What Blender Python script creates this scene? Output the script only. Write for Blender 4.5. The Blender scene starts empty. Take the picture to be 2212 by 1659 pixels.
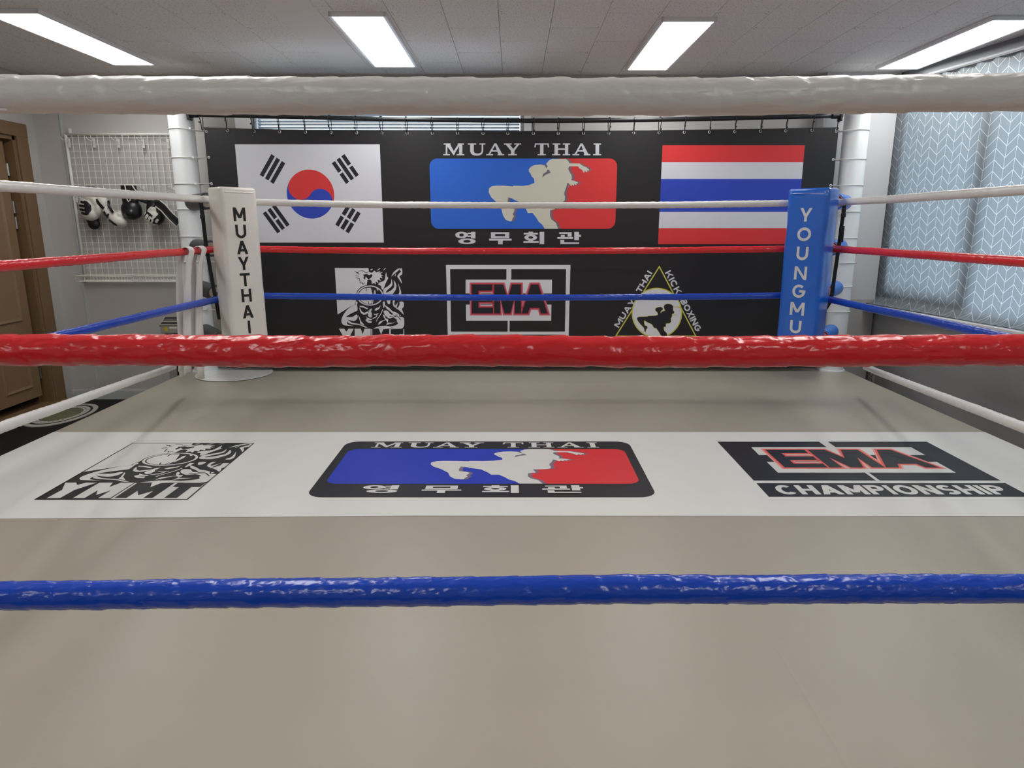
import bpy, bmesh, math, random
import numpy as np
from mathutils import Vector, Matrix, noise
from mathutils.geometry import tessellate_polygon
from mathutils.bvhtree import BVHTree

random.seed(7)
S = bpy.context.scene
COL = S.collection
R = math.radians

# ------------------------------------------------------------------ camera, sky, exposure
F, CX, CY, PITCH, CAMZ = 1490.0, 1109.0, 829.5, R(13.055), 1.492
cam = bpy.data.cameras.new('camera')
cam.sensor_width = 36.0
cam.lens = F / 2212 * 36
cam.shift_x = -3.0 / 2212
cam.clip_start = 0.02
camo = bpy.data.objects.new('camera', cam)
COL.objects.link(camo)
camo.location = (0, 0, CAMZ)
camo.rotation_euler = (R(90) - PITCH, 0, 0)
S.camera = camo

W = bpy.data.worlds.new('sky')
S.world = W
W.use_nodes = True
bg = W.node_tree.nodes['Background']
bg.inputs['Color'].default_value = (0.80, 0.90, 1.0, 1)      # overcast daylight outside the windows
bg.inputs['Strength'].default_value = 5.5

LAMP = 12.2                                                    # strength of the ceiling panels
S.view_settings.view_transform = 'Standard'
S.view_settings.look = 'None'
S.view_settings.gamma = 1
S.view_settings.use_curve_mapping = False
S.view_settings.exposure = 0.0
S.cycles.max_bounces = 8
S.cycles.diffuse_bounces = 5
S.cycles.transparent_max_bounces = 12
S.cycles.caustics_reflective = False
S.cycles.caustics_refractive = False

# ------------------------------------------------------------------ measuring helpers (photo pixel -> point on a known plane)
_c, _s = math.cos(PITCH), math.sin(PITCH)

def ray(x, y):
    u, v = (x - CX) / F, -(y - CY) / F
    return Vector((u, _c + v * _s, -_s + v * _c))

def onY(x, y, Y):
    r = ray(x, y)
    p = r * (Y / r.y)
    return Vector((p.x, p.y, p.z + CAMZ))

def onX(x, y, X):
    r = ray(x, y)
    p = r * (X / r.x)
    return Vector((p.x, p.y, p.z + CAMZ))

def onZ(x, y, Z):
    r = ray(x, y)
    p = r * ((Z - CAMZ) / r.z)
    return Vector((p.x, p.y, p.z + CAMZ))

# ------------------------------------------------------------------ materials
def lin(c):
    return tuple((v / 12.92 if v <= 0.04045 else ((v + 0.055) / 1.055) ** 2.4) for v in (x / 255 for x in c))

def mat(name, rgb, rough=0.5, metal=0.0, spec=0.5, coat=0.0, bump=None, vary=None, coat_rough=0.1):
    """rgb in 0-255; bump=(scale, strength, distance[, stretch]); vary=(scale, amount)"""
    m = bpy.data.materials.new(name)
    m.use_nodes = True
    nt = m.node_tree
    b = nt.nodes['Principled BSDF']
    c = lin(rgb)
    b.inputs['Base Color'].default_value = (*c, 1)
    b.inputs['Roughness'].default_value = rough
    b.inputs['Metallic'].default_value = metal
    b.inputs['Specular IOR Level'].default_value = spec
    b.inputs['Coat Weight'].default_value = coat
    b.inputs['Coat Roughness'].default_value = coat_rough
    tc = nt.nodes.new('ShaderNodeTexCoord')
    if vary:
        n = nt.nodes.new('ShaderNodeTexNoise')
        n.inputs['Scale'].default_value = vary[0]
        n.inputs['Detail'].default_value = 4
        nt.links.new(tc.outputs['Object'], n.inputs['Vector'])
        r = nt.nodes.new('ShaderNodeMapRange')
        r.inputs['To Min'].default_value = 1 - vary[1]
        r.inputs['To Max'].default_value = 1 + vary[1]
        nt.links.new(n.outputs['Fac'], r.inputs['Value'])
        mx = nt.nodes.new('ShaderNodeMix')
        mx.data_type = 'RGBA'
        mx.blend_type = 'MULTIPLY'
        mx.inputs['Factor'].default_value = 1
        mx.inputs[6].default_value = (*c, 1)
        nt.links.new(r.outputs['Result'], mx.inputs[7])
        nt.links.new(mx.outputs[2], b.inputs['Base Color'])
    if bump:
        n = nt.nodes.new('ShaderNodeTexNoise')
        n.inputs['Scale'].default_value = bump[0]
        n.inputs['Detail'].default_value = 3
        src = tc.outputs['Object']
        if len(bump) > 3:
            mp = nt.nodes.new('ShaderNodeMapping')
            mp.inputs['Scale'].default_value = bump[3]
            nt.links.new(src, mp.inputs['Vector'])
            src = mp.outputs['Vector']
        nt.links.new(src, n.inputs['Vector'])
        bp = nt.nodes.new('ShaderNodeBump')
        bp.inputs['Strength'].default_value = bump[1]
        bp.inputs['Distance'].default_value = bump[2]
        nt.links.new(n.outputs['Fac'], bp.inputs['Height'])
        nt.links.new(bp.outputs['Normal'], b.inputs['Normal'])
    return m

def emit(name, rgb, strength):
    m = bpy.data.materials.new(name)
    m.use_nodes = True
    b = m.node_tree.nodes['Principled BSDF']
    b.inputs['Base Color'].default_value = (0.8, 0.8, 0.8, 1)
    b.inputs['Emission Color'].default_value = (*rgb, 1)
    b.inputs['Emission Strength'].default_value = strength
    return m

M = {}
M['canvas'] = mat('canvas_vinyl', (172, 165, 151), 0.385, spec=0.42, bump=(9, 0.25, 0.004), vary=(2.2, 0.03))
M['band'] = mat('printed_white_vinyl', (228, 229, 225), 0.40, spec=0.35, bump=(9, 0.2, 0.003))
M['print_black'] = mat('print_black', (34, 36, 40), 0.42, spec=0.4)
M['print_blue'] = mat('print_blue', (36, 62, 190), 0.42, spec=0.4)
M['print_red'] = mat('print_red', (226, 52, 58), 0.42, spec=0.4)
M['print_white'] = mat('print_white', (222, 222, 218), 0.42, spec=0.4)
M['print_mauve'] = mat('print_mauve', (128, 112, 130), 0.42, spec=0.4)
M['print_glow'] = mat('print_glow_red', (236, 96, 84), 0.42, spec=0.4)
M['print_glow_pale'] = mat('print_glow_pale', (238, 168, 160), 0.42, spec=0.4)
M['ban'] = mat('banner_black', (27, 26, 29), 0.42, spec=0.5, bump=(5, 0.12, 0.004))
M['ban_white'] = mat('banner_white', (216, 218, 226), 0.45, spec=0.4)
M['ban_blue'] = mat('banner_blue', (46, 72, 186), 0.45, spec=0.4)
M['ban_azure'] = mat('banner_azure', (44, 106, 214), 0.45, spec=0.4)
M['ban_red'] = mat('banner_red', (222, 58, 60), 0.45, spec=0.4)
M['ban_cream'] = mat('banner_cream', (212, 212, 196), 0.45, spec=0.4)
M['ban_mauve'] = mat('banner_mauve', (120, 108, 122), 0.45, spec=0.4)
M['ban_ink'] = mat('banner_ink', (34, 34, 42), 0.45, spec=0.4)
M['ban_yellow'] = mat('banner_yellow', (214, 206, 92), 0.45, spec=0.4)
M['ban_pink'] = mat('banner_pink', (214, 130, 146), 0.45, spec=0.4)
M['ban_rose'] = mat('banner_rose', (200, 62, 80), 0.45, spec=0.4)
M['ban_silver'] = mat('banner_silver', (226, 228, 234), 0.45, spec=0.4)
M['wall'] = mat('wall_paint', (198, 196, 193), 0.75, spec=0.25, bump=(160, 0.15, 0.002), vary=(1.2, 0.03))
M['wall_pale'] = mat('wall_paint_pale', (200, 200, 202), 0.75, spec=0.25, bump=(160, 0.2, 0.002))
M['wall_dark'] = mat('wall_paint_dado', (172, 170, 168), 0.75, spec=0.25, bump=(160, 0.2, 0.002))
M['base'] = mat('baseboard_paint', (196, 204, 204), 0.5)
M['floor'] = mat('black_rubber', (24, 24, 23), 0.7, spec=0.3, bump=(300, 0.3, 0.002))
M['white_paint'] = mat('white_enamel', (222, 226, 228), 0.33, spec=0.5, bump=(30, 0.05, 0.002))
M['disc'] = mat('white_disc', (222, 224, 222), 0.35, spec=0.5, vary=(14, 0.05))
M['white_plastic'] = mat('white_plastic', (226, 226, 222), 0.4)
M['wire'] = mat('white_wire', (240, 240, 234), 0.45)
M['black_metal'] = mat('black_pipe', (22, 24, 28), 0.38, spec=0.5)
M['black_plastic'] = mat('black_plastic', (16, 17, 20), 0.4)
M['strap'] = mat('black_webbing', (14, 15, 20), 0.75)
M['foam'] = mat('black_foam', (52, 55, 58), 0.55)
M['foam_core'] = mat('grey_foam_core', (150, 140, 128), 0.8)
M['foam_blue'] = mat('blue_foam_cover', (40, 112, 205), 0.35, spec=0.5)
M['core_pink'] = mat('pink_foam_core', (205, 120, 130), 0.7)
M['pad_white'] = mat('white_pad_vinyl', (234, 231, 223), 0.25, spec=0.5, coat=0.5, coat_rough=0.06, bump=(16, 0.35, 0.006))
M['pad_blue'] = mat('blue_pad_vinyl', (28, 104, 212), 0.2, spec=0.5, coat=0.7, coat_rough=0.05, bump=(14, 0.25, 0.005))
M['ink_black'] = mat('letter_black', (32, 28, 28), 0.35)
M['ink_white'] = mat('letter_white', (222, 224, 226), 0.35)
M['wood'] = mat('brown_door_wood', (136, 110, 82), 0.5, bump=(40, 0.15, 0.002, (1, 1, 0.06)), vary=(3, 0.08))
M['wood_dark'] = mat('brown_frame_wood', (126, 100, 70), 0.5, bump=(40, 0.15, 0.002, (1, 1, 0.06)), vary=(3, 0.08))
M['chrome'] = mat('chrome', (200, 200, 200), 0.25, metal=1)
M['dark'] = mat('gap_shade_black', (16, 16, 20), 0.9)  # near-black colour standing in for the shade in the door gaps
M['wrap'] = mat('white_cotton', (226, 222, 220), 0.85, spec=0.2, bump=(260, 0.3, 0.001))
M['glove_white'] = mat('white_leather', (214, 212, 204), 0.38)
M['glove_black'] = mat('black_leather', (20, 21, 26), 0.36)
M['scale_body'] = mat('scale_beige', (158, 156, 146), 0.5)
M['scale_dark'] = mat('scale_dark', (44, 44, 46), 0.4)
M['sticker'] = mat('yellow_sticker', (196, 182, 30), 0.5)
M['lamp_frame'] = mat('lamp_frame', (236, 236, 238), 0.4)
M['diffuser'] = emit('lamp_diffuser', (1.0, 0.988, 0.965), LAMP)
M['alu'] = mat('window_frame_grey', (150, 155, 160), 0.4)
M['slat'] = mat('blind_slat', (196, 200, 206), 0.35)
M['sill'] = mat('sill_grey', (238, 238, 238), 0.5)
M['outlet'] = mat('outlet_plate', (196, 190, 182), 0.4)
M['outlet_dark'] = mat('outlet_socket', (90, 84, 80), 0.5)
M['mat_white'] = mat('floor_print_white', (196, 194, 184), 0.6)
M['mat_green'] = mat('floor_print_green', (112, 116, 88), 0.7, vary=(16, 0.5))
M['rail'] = mat('rail_grey', (112, 115, 120), 0.5)
M['cove'] = mat('cove_grey', (128, 130, 134), 0.7)
M['platform'] = mat('platform_black', (22, 22, 22), 0.7)

def glass():
    m = bpy.data.materials.new('window_glass')
    m.use_nodes = True
    nt = m.node_tree
    nt.nodes.clear()
    out = nt.nodes.new('ShaderNodeOutputMaterial')
    t = nt.nodes.new('ShaderNodeBsdfTransparent')
    t.inputs['Color'].default_value = (0.9, 0.94, 0.95, 1)
    g = nt.nodes.new('ShaderNodeBsdfGlossy')
    g.inputs['Roughness'].default_value = 0.02
    fr = nt.nodes.new('ShaderNodeFresnel')
    mx = nt.nodes.new('ShaderNodeMixShader')
    nt.links.new(fr.outputs[0], mx.inputs[0])
    nt.links.new(t.outputs[0], mx.inputs[1])
    nt.links.new(g.outputs[0], mx.inputs[2])
    nt.links.new(mx.outputs[0], out.inputs[0])
    return m
M['glass'] = glass()

def math_node(nt, op, a, b=None, c=None):
    n = nt.nodes.new('ShaderNodeMath')
    n.operation = op
    for i, v in enumerate((a, b, c)):
        if v is None:
            continue
        if isinstance(v, (int, float)):
            n.inputs[i].default_value = v
        else:
            nt.links.new(v, n.inputs[i])
    return n.outputs[0]

def curtain_material():
    m = bpy.data.materials.new('curtain_fabric')
    m.use_nodes = True
    nt = m.node_tree
    nt.nodes.clear()
    out = nt.nodes.new('ShaderNodeOutputMaterial')
    uv = nt.nodes.new('ShaderNodeUVMap')
    sep = nt.nodes.new('ShaderNodeSeparateXYZ')
    nt.links.new(uv.outputs[0], sep.inputs[0])
    w, p, amp, lw = 0.0746, 0.0712, 0.064, 0.0042
    a = math_node(nt, 'SUBTRACT', sep.outputs[0], 0.117)
    tri = math_node(nt, 'PINGPONG', a, w)
    zig = math_node(nt, 'MULTIPLY', tri, amp / w)
    v = math_node(nt, 'SUBTRACT', sep.outputs[1], zig)
    v = math_node(nt, 'SUBTRACT', v, 0.772 + CAMZ)
    d1 = math_node(nt, 'PINGPONG', v, p / 2)
    l1 = math_node(nt, 'LESS_THAN', d1, lw * 0.6)
    d2 = math_node(nt, 'PINGPONG', a, w / 2)
    l2 = math_node(nt, 'LESS_THAN', d2, lw * 0.36)
    line = math_node(nt, 'MAXIMUM', l1, l2)
    mix = nt.nodes.new('ShaderNodeMix')
    mix.data_type = 'RGBA'
    nt.links.new(line, mix.inputs['Factor'])
    mix.inputs[6].default_value = (*lin((162, 170, 176)), 1)
    mix.inputs[7].default_value = (*lin((236, 238, 238)), 1)
    d = nt.nodes.new('ShaderNodeBsdfDiffuse')
    t = nt.nodes.new('ShaderNodeBsdfTranslucent')
    nt.links.new(mix.outputs[2], d.inputs['Color'])
    nt.links.new(mix.outputs[2], t.inputs['Color'])
    ms = nt.nodes.new('ShaderNodeMixShader')
    ms.inputs[0].default_value = 0.58
    nt.links.new(d.outputs[0], ms.inputs[1])
    nt.links.new(t.outputs[0], ms.inputs[2])
    nt.links.new(ms.outputs[0], out.inputs[0])
    return m
M['curtain'] = curtain_material()

def tile_material():
    m = mat('ceiling_tile_board', (196, 190, 184), 0.85, spec=0.2)
    nt = m.node_tree
    b = nt.nodes['Principled BSDF']
    tc = nt.nodes.new('ShaderNodeTexCoord')
    oi = nt.nodes.new('ShaderNodeObjectInfo')
    add = nt.nodes.new('ShaderNodeVectorMath')
    add.operation = 'ADD'
    sc = nt.nodes.new('ShaderNodeVectorMath')
    sc.operation = 'SCALE'
    sc.inputs[0].default_value = (7.3, 5.1, 0)
    nt.links.new(oi.outputs['Random'], sc.inputs['Scale'])
    nt.links.new(tc.outputs['Object'], add.inputs[0])
    nt.links.new(sc.outputs[0], add.inputs[1])
    mp = nt.nodes.new('ShaderNodeMapping')
    mp.inputs['Scale'].default_value = (52, 24, 1)
    mp.inputs['Rotation'].default_value = (0, 0, 0.25)
    nt.links.new(add.outputs[0], mp.inputs[0])
    vo = nt.nodes.new('ShaderNodeTexVoronoi')
    vo.voronoi_dimensions = '2D'
    vo.inputs['Scale'].default_value = 1.0
    nt.links.new(mp.outputs[0], vo.inputs['Vector'])
    hole = math_node(nt, 'LESS_THAN', vo.outputs['Distance'], 0.115)
    # nail heads near the tile corners
    sp = nt.nodes.new('ShaderNodeSeparateXYZ')
    nt.links.new(tc.outputs['Object'], sp.inputs[0])
    ax = math_node(nt, 'SUBTRACT', math_node(nt, 'ABSOLUTE', sp.outputs[0]), 0.135)
    ay = math_node(nt, 'SUBTRACT', math_node(nt, 'PINGPONG', sp.outputs[1], 0.303), 0.0)
    ay2 = math_node(nt, 'SUBTRACT', ay, 0.285)
    dd = math_node(nt, 'ADD', math_node(nt, 'MULTIPLY', ax, ax), math_node(nt, 'MULTIPLY', ay2, ay2))
    nail = math_node(nt, 'LESS_THAN', dd, 0.0045 ** 2)
    dark = math_node(nt, 'MAXIMUM', math_node(nt, 'MULTIPLY', hole, 0.42), math_node(nt, 'MULTIPLY', nail, 0.85))
    mx = nt.nodes.new('ShaderNodeMix')
    mx.data_type = 'RGBA'
    nt.links.new(dark, mx.inputs['Factor'])
    mx.inputs[6].default_value = (*lin((232, 227, 223)), 1)
    mx.inputs[7].default_value = (*lin((84, 78, 74)), 1)
    nt.links.new(mx.outputs[2], b.inputs['Base Color'])
    return m
M['tile'] = tile_material()

def rope_material(name, rgb, rough, scale=55):
    """tape-wrapped vinyl: glossy, crinkled"""
    m = mat(name, rgb, rough, spec=0.5)
    nt = m.node_tree
    b = nt.nodes['Principled BSDF']
    tc = nt.nodes.new('ShaderNodeTexCoord')
    mp = nt.nodes.new('ShaderNodeMapping')
    mp.inputs['Rotation'].default_value = (0, 0.5, 0.6)
    mp.inputs['Scale'].default_value = (0.7, 1.5, 1.5)
    nt.links.new(tc.outputs['Object'], mp.inputs[0])
    n = nt.nodes.new('ShaderNodeTexNoise')
    n.inputs['Scale'].default_value = scale
    n.inputs['Detail'].default_value = 2
    n.inputs['Distortion'].default_value = 0.6
    nt.links.new(mp.outputs[0], n.inputs['Vector'])
    bp = nt.nodes.new('ShaderNodeBump')
    bp.inputs['Strength'].default_value = 0.32
    bp.inputs['Distance'].default_value = 0.004
    nt.links.new(n.outputs['Fac'], bp.inputs['Height'])
    nt.links.new(bp.outputs['Normal'], b.inputs['Normal'])
    return m
M['rope_white'] = rope_material('white_tape', (232, 231, 227), 0.3)
M['rope_red'] = rope_material('red_tape', (226, 46, 52), 0.22)
M['rope_blue'] = rope_material('blue_tape', (24, 72, 188), 0.22)

# ------------------------------------------------------------------ mesh helpers
def tag(o, label=None, cat=None, group=None, kind=None):
    if label: o['label'] = label
    if cat: o['category'] = cat
    if group: o['group'] = group
    if kind: o['kind'] = kind
    return o

def empty(name, loc=(0, 0, 0), rz=0.0, label=None, cat=None, group=None, kind=None):
    o = bpy.data.objects.new(name, None)
    o.empty_display_size = 0.1
    o.location = loc
    o.rotation_euler = (0, 0, rz)
    COL.objects.link(o)
    return tag(o, label, cat, group, kind)

class MB:
    def __init__(s):
        s.v, s.f = [], []
    def add(s, vs, fs):
        k = len(s.v)
        s.v += [tuple(v) for v in vs]
        s.f += [tuple(i + k for i in f) for f in fs]
        return s
    def box(s, lo, hi, mtx=None):
        (x0, y0, z0), (x1, y1, z1) = lo, hi
        vs = [Vector(p) for p in ((x0, y0, z0), (x1, y0, z0), (x1, y1, z0), (x0, y1, z0),
                                  (x0, y0, z1), (x1, y0, z1), (x1, y1, z1), (x0, y1, z1))]
        if mtx: vs = [mtx @ v for v in vs]
        return s.add(vs, [(0, 3, 2, 1), (4, 5, 6, 7), (0, 1, 5, 4), (1, 2, 6, 5), (2, 3, 7, 6), (3, 0, 4, 7)])
    def bbox(s, lo, hi, b=0.004, mtx=None):
        """box with bevelled edges"""
        bm = bmesh.new()
        bmesh.ops.create_cube(bm, size=1)
        for v in bm.verts:
            v.co = Vector(((lo[i] + hi[i]) / 2 + v.co[i] * (hi[i] - lo[i]) for i in range(3)))
        bmesh.ops.bevel(bm, geom=bm.edges[:], offset=b, segments=2, profile=0.6, affect='EDGES')
        return s.addbm(bm, mtx)
    def addbm(s, bm, mtx=None):
        bm.verts.index_update()
        s.add([(mtx @ v.co) if mtx else v.co.copy() for v in bm.verts], [[v.index for v in f.verts] for f in bm.faces])
        bm.free()
        return s
    def tube(s, pts, r, seg=8, closed=False, caps=True):
        pts = [Vector(p) for p in pts]
        n = len(pts)
        rad = r if isinstance(r, (list, tuple)) else [r] * n
        up = None
        rings = []
        for i, p in enumerate(pts):
            if closed:
                t = pts[(i + 1) % n] - pts[i - 1]
            else:
                t = pts[min(i + 1, n - 1)] - pts[max(i - 1, 0)]
            t.normalize()
            if up is None:
                up = Vector((0, 0, 1)) if abs(t.z) < 0.9 else Vector((0, 1, 0))
            a = t.cross(up).normalized()
            b = a.cross(t).normalized()
            up = b
            rings.append([p + (a * math.cos(q) + b * math.sin(q)) * rad[i] for q in (2 * math.pi * j / seg for j in range(seg))])
        vs = [v for rg in rings for v in rg]
        fs = []
        m = n if closed else n - 1
        for i in range(m):
            for j in range(seg):
                a0, a1 = i * seg + j, i * seg + (j + 1) % seg
                b0, b1 = ((i + 1) % n) * seg + j, ((i + 1) % n) * seg + (j + 1) % seg
                fs.append((a0, a1, b1, b0))
        if caps and not closed:
            fs.append(tuple(range(seg))[::-1])
            fs.append(tuple((n - 1) * seg + j for j in range(seg)))
        return s.add(vs, fs)
    def lathe(s, prof, seg=24, mtx=None):
        """prof = [(r, z)...] about z"""
        vs, fs = [], []
        for r, z in prof:
            for j in range(seg):
                q = 2 * math.pi * j / seg
                v = Vector((r * math.cos(q), r * math.sin(q), z))
                vs.append(mtx @ v if mtx else v)
        for i in range(len(prof) - 1):
            for j in range(seg):
                fs.append((i * seg + j, i * seg + (j + 1) % seg, (i + 1) * seg + (j + 1) % seg, (i + 1) * seg + j))
        if prof[0][0] > 1e-6: fs.append(tuple(range(seg))[::-1])
        if prof[-1][0] > 1e-6: fs.append(tuple((len(prof) - 1) * seg + j for j in range(seg)))
        return s.add(vs, fs)
    def mesh(s, name, smooth=False):
        me = bpy.data.meshes.new(name)
        me.from_pydata(s.v, [], s.f)
        bm = bmesh.new()
        bm.from_mesh(me)
        bmesh.ops.remove_doubles(bm, verts=bm.verts, dist=1e-6)
        bmesh.ops.recalc_face_normals(bm, faces=bm.faces)
        bm.to_mesh(me)
        bm.free()
        if smooth:
            me.polygons.foreach_set('use_smooth', [True] * len(me.polygons))
        return me
    def build(s, name, m, parent=None, smooth=False, **kw):
        return link(name, s.mesh(name, smooth), m, parent, **kw)

def link(name, me, m, parent=None, **kw):
    o = bpy.data.objects.new(name, me)
    if m and not me.materials: me.materials.append(m)
    COL.objects.link(o)
    if parent: o.parent = parent
    return tag(o, **kw)

def smooth_by_angle(o, deg=35):
    """sharp edges stay sharp, the rest shades smooth"""
    me = o.data
    bm = bmesh.new()
    bm.from_mesh(me)
    for e in bm.edges:
        e.smooth = not (len(e.link_faces) == 2 and e.calc_face_angle(0) > R(deg))
    for f in bm.faces: f.smooth = True
    bm.to_mesh(me)
    bm.free()
    return o

# ---- flat print: polygons in 2D mapped to a surface
def tri_polys(polys):
    """polys: list of outlines or (outline, [holes]) -> (verts2d, tris)"""
    V, T = [], []
    for p in polys:
        outer, holes = p if isinstance(p, tuple) else (p, [])
        loops = [[Vector((q[0], q[1], 0)) for q in outer]] + [[Vector((q[0], q[1], 0)) for q in h] for h in holes]
        tris = tessellate_polygon(loops)
        k = len(V)
        for l in loops: V += [(q.x, q.y) for q in l]
        T += [tuple(i + k for i in t) for t in tris]
    return V, T

def decal(name, polys, mp, m, parent, **kw):
    V, T, K = [], [], []
    for i, p in enumerate(polys):
        v, t = tri_polys([p])
        n = len(V)
        V += v
        T += [tuple(j + n for j in q) for q in t]
        K += [i % 9] * len(v)
    o = decal_tri(name, V, T, mp, m, parent, **kw)
    # neighbouring pieces of one print never share exactly the same plane
    a, b = Vector(mp(0.2, 0.2)), Vector(mp(0.7, 0.2))
    c = Vector(mp(0.2, 0.7))
    nn = (b - a).cross(c - a).normalized()
    up = Vector((0, -1, 0)) if abs(nn.y) > abs(nn.z) else Vector((0, 0, 1))
    for v, k in zip(o.data.vertices, K): v.co += up * (k * 1.4e-5)
    return o

def decal_tri(name, V, T, mp, m, parent, **kw):
    me = bpy.data.meshes.new(name)
    me.from_pydata([mp(*v) for v in V], [], T)
    inv = parent.matrix_basis.inverted() if parent and kw.pop('world', False) else None
    if inv:
        for v in me.vertices: v.co = inv @ v.co
    kw.pop('world', None)
    return link(name, me, m, parent, **kw)

def stroke(pts, w, closed=False):
    """thick polyline as quads with mitred joints"""
    pts = [Vector((p[0], p[1])) for p in pts]
    n = len(pts)
    ws = w if isinstance(w, (list, tuple)) else [w] * n
    L, Rr = [], []
    for i, p in enumerate(pts):
        a = pts[i - 1] if (i > 0 or closed) else None
        b = pts[(i + 1) % n] if (i < n - 1 or closed) else None
        d1 = (p - a).normalized() if a is not None else None
        d2 = (b - p).normalized() if b is not None else None
        if d1 is None: d1 = d2
        if d2 is None: d2 = d1
        t = (d1 + d2)
        t = t.normalized() if t.length > 1e-6 else d1
        nn = Vector((-t.y, t.x))
        k = 1 / max(0.45, nn.dot(Vector((-d1.y, d1.x))))
        L.append(p + nn * ws[i] / 2 * k)
        Rr.append(p - nn * ws[i] / 2 * k)
    out = []
    m = n if closed else n - 1
    for i in range(m):
        j = (i + 1) % n
        out.append([L[i], L[j], Rr[j], Rr[i]])
    return out

def ell(cx, cy, rx, ry, n=40, a0=0.0, a1=2 * math.pi):
    k = n if abs(a1 - a0 - 2 * math.pi) < 1e-6 else n + 1
    return [(cx + rx * math.cos(a0 + (a1 - a0) * i / n), cy + ry * math.sin(a0 + (a1 - a0) * i / n)) for i in range(k)]

def ring(cx, cy, rx, ry, ix, iy):
    return (ell(cx, cy, rx, ry), [ell(cx, cy, ix, iy)])

def rect(x0, y0, x1, y1):
    return [(x0, y0), (x1, y0), (x1, y1), (x0, y1)]

def rrect(x0, y0, x1, y1, rx, ry, n=8):
    pts = []
    for cx, cy, a in ((x1 - rx, y1 - ry, 0), (x0 + rx, y1 - ry, 90), (x0 + rx, y0 + ry, 180), (x1 - rx, y0 + ry, 270)):
        for i in range(n + 1):
            q = R(a + 90 * i / n)
            pts.append((cx + rx * math.cos(q), cy + ry * math.sin(q)))
    return pts

def glyph(ch, x0, x1, z0, z1, w):
    """bold sans letter as plain pieces; box x0..x1, top z1, bottom z0 (either direction), stroke w"""
    W, Hh = x1 - x0, z1 - z0
    sg = 1 if Hh > 0 else -1
    zw = w * sg * (0.94)
    P = []
    def V(x): P.append(rect(x0 + x, z0, x0 + x + w, z1))
    def Hb(z, a=0.0, b=None): P.append(rect(x0 + a, z, x0 + (W if b is None else b), z + zw))
    def D(xa, xb, za=z0, zb=z1, ww=None):
        q = (ww or w) * 1.1
        P.append([(x0 + xa, za), (x0 + xa + q, za), (x0 + xb + q, zb), (x0 + xb, zb)])
    q = w * 1.1
    mz = (z0 + z1) / 2 - zw / 2
    if ch == 'I': V(W / 2 - w / 2)
    elif ch == 'T': Hb(z1 - zw); V(W / 2 - w / 2)
    elif ch == 'H': V(0); V(W - w); Hb(mz)
    elif ch == 'A':
        D(0, W / 2 - q / 2); D(W - q, W / 2 - q / 2); Hb(z0 + Hh * 0.2, W * 0.2, W * 0.8)
    elif ch == 'Y':
        D(W / 2 - q / 2, 0, z0 + Hh * 0.36, z1); D(W / 2 - q / 2, W - q, z0 + Hh * 0.36, z1); P.append(rect(x0 + W / 2 - w / 2, z0, x0 + W / 2 + w / 2, z0 + Hh * 0.42))
    elif ch == 'M':
        V(0); V(W - w); D(W / 2 - q / 2, 0, z0 + Hh * 0.22, z1); D(W / 2 - q / 2, W - q, z0 + Hh * 0.22, z1)
    elif ch == 'N': V(0); V(W - w); D(W - q, 0)
    elif ch == 'K': V(0); D(w * 0.7, W - q, z0 + Hh * 0.36, z1); D(W - q, W * 0.34, z0, z0 + Hh * 0.62)
    elif ch == 'X': D(0, W - q); D(W - q, 0)
    elif ch == 'U':
        V0 = z0 + Hh * 0.42
        P.append(rect(x0, V0, x0 + w, z1)); P.append(rect(x1 - w, V0, x1, z1))
        P.extend(stroke([(x0 + W / 2 + (W / 2 - w / 2) * math.cos(R(a)), V0 + (Hh * 0.42 - zw / 2) * math.sin(R(a))) for a in range(180, 361, 12)], w))
    elif ch in 'OCG':
        a0, a1 = (0, 360) if ch == 'O' else (48, 318 if ch == 'C' else 360)
        n = 30
        pts = [((x0 + x1) / 2 + (W / 2 - w / 2) * math.cos(R(a0 + (a1 - a0) * i / n)), (z0 + z1) / 2 + (Hh / 2 - zw / 2) * math.sin(R(a0 + (a1 - a0) * i / n))) for i in range(n + (ch != 'O'))]
        P.extend(stroke(pts, w, ch == 'O'))
        if ch == 'G': Hb(mz, W * 0.52, W)
    elif ch == 'P':
        V(0)
        r = Hh * 0.31
        P.extend(stroke([(x0 + w * 0.5, z1 - zw / 2), (x0 + W * 0.55, z1 - zw / 2)] + [(x0 + W * 0.55 + (W * 0.45 - w / 2) * math.cos(R(a)), z1 - r + (r - zw / 2) * math.sin(R(a))) for a in range(75, -76, -15)] + [(x0 + W * 0.55, z1 - 2 * r + zw / 2), (x0 + w * 0.5, z1 - 2 * r + zw / 2)], w))
    elif ch == 'B':
        V(0)
        for top_, r in ((z1, Hh * 0.27), (z0 + Hh * 0.54, Hh * 0.27)):
            P.extend(stroke([(x0 + w * 0.5, top_ - zw / 2), (x0 + W * 0.55, top_ - zw / 2)] + [(x0 + W * 0.55 + (W * 0.45 - w / 2) * math.cos(R(a)), top_ - r + (r - zw / 2) * math.sin(R(a))) for a in range(75, -76, -15)] + [(x0 + W * 0.55, top_ - 2 * r + zw / 2), (x0 + w * 0.5, top_ - 2 * r + zw / 2)], w))
    elif ch == 'S':
        cx = (x0 + x1) / 2
        rx, r1 = W / 2 - w / 2, (Hh - zw) / 4
        P.extend(stroke([(cx + rx * math.cos(R(a)), z1 - zw / 2 - r1 + r1 * math.sin(R(a))) for a in range(35, 271, 15)] + [(cx + rx * math.cos(R(a)), z0 + zw / 2 + r1 + r1 * math.sin(R(a))) for a in range(75, -146, -15)], w))
    return P

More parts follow.
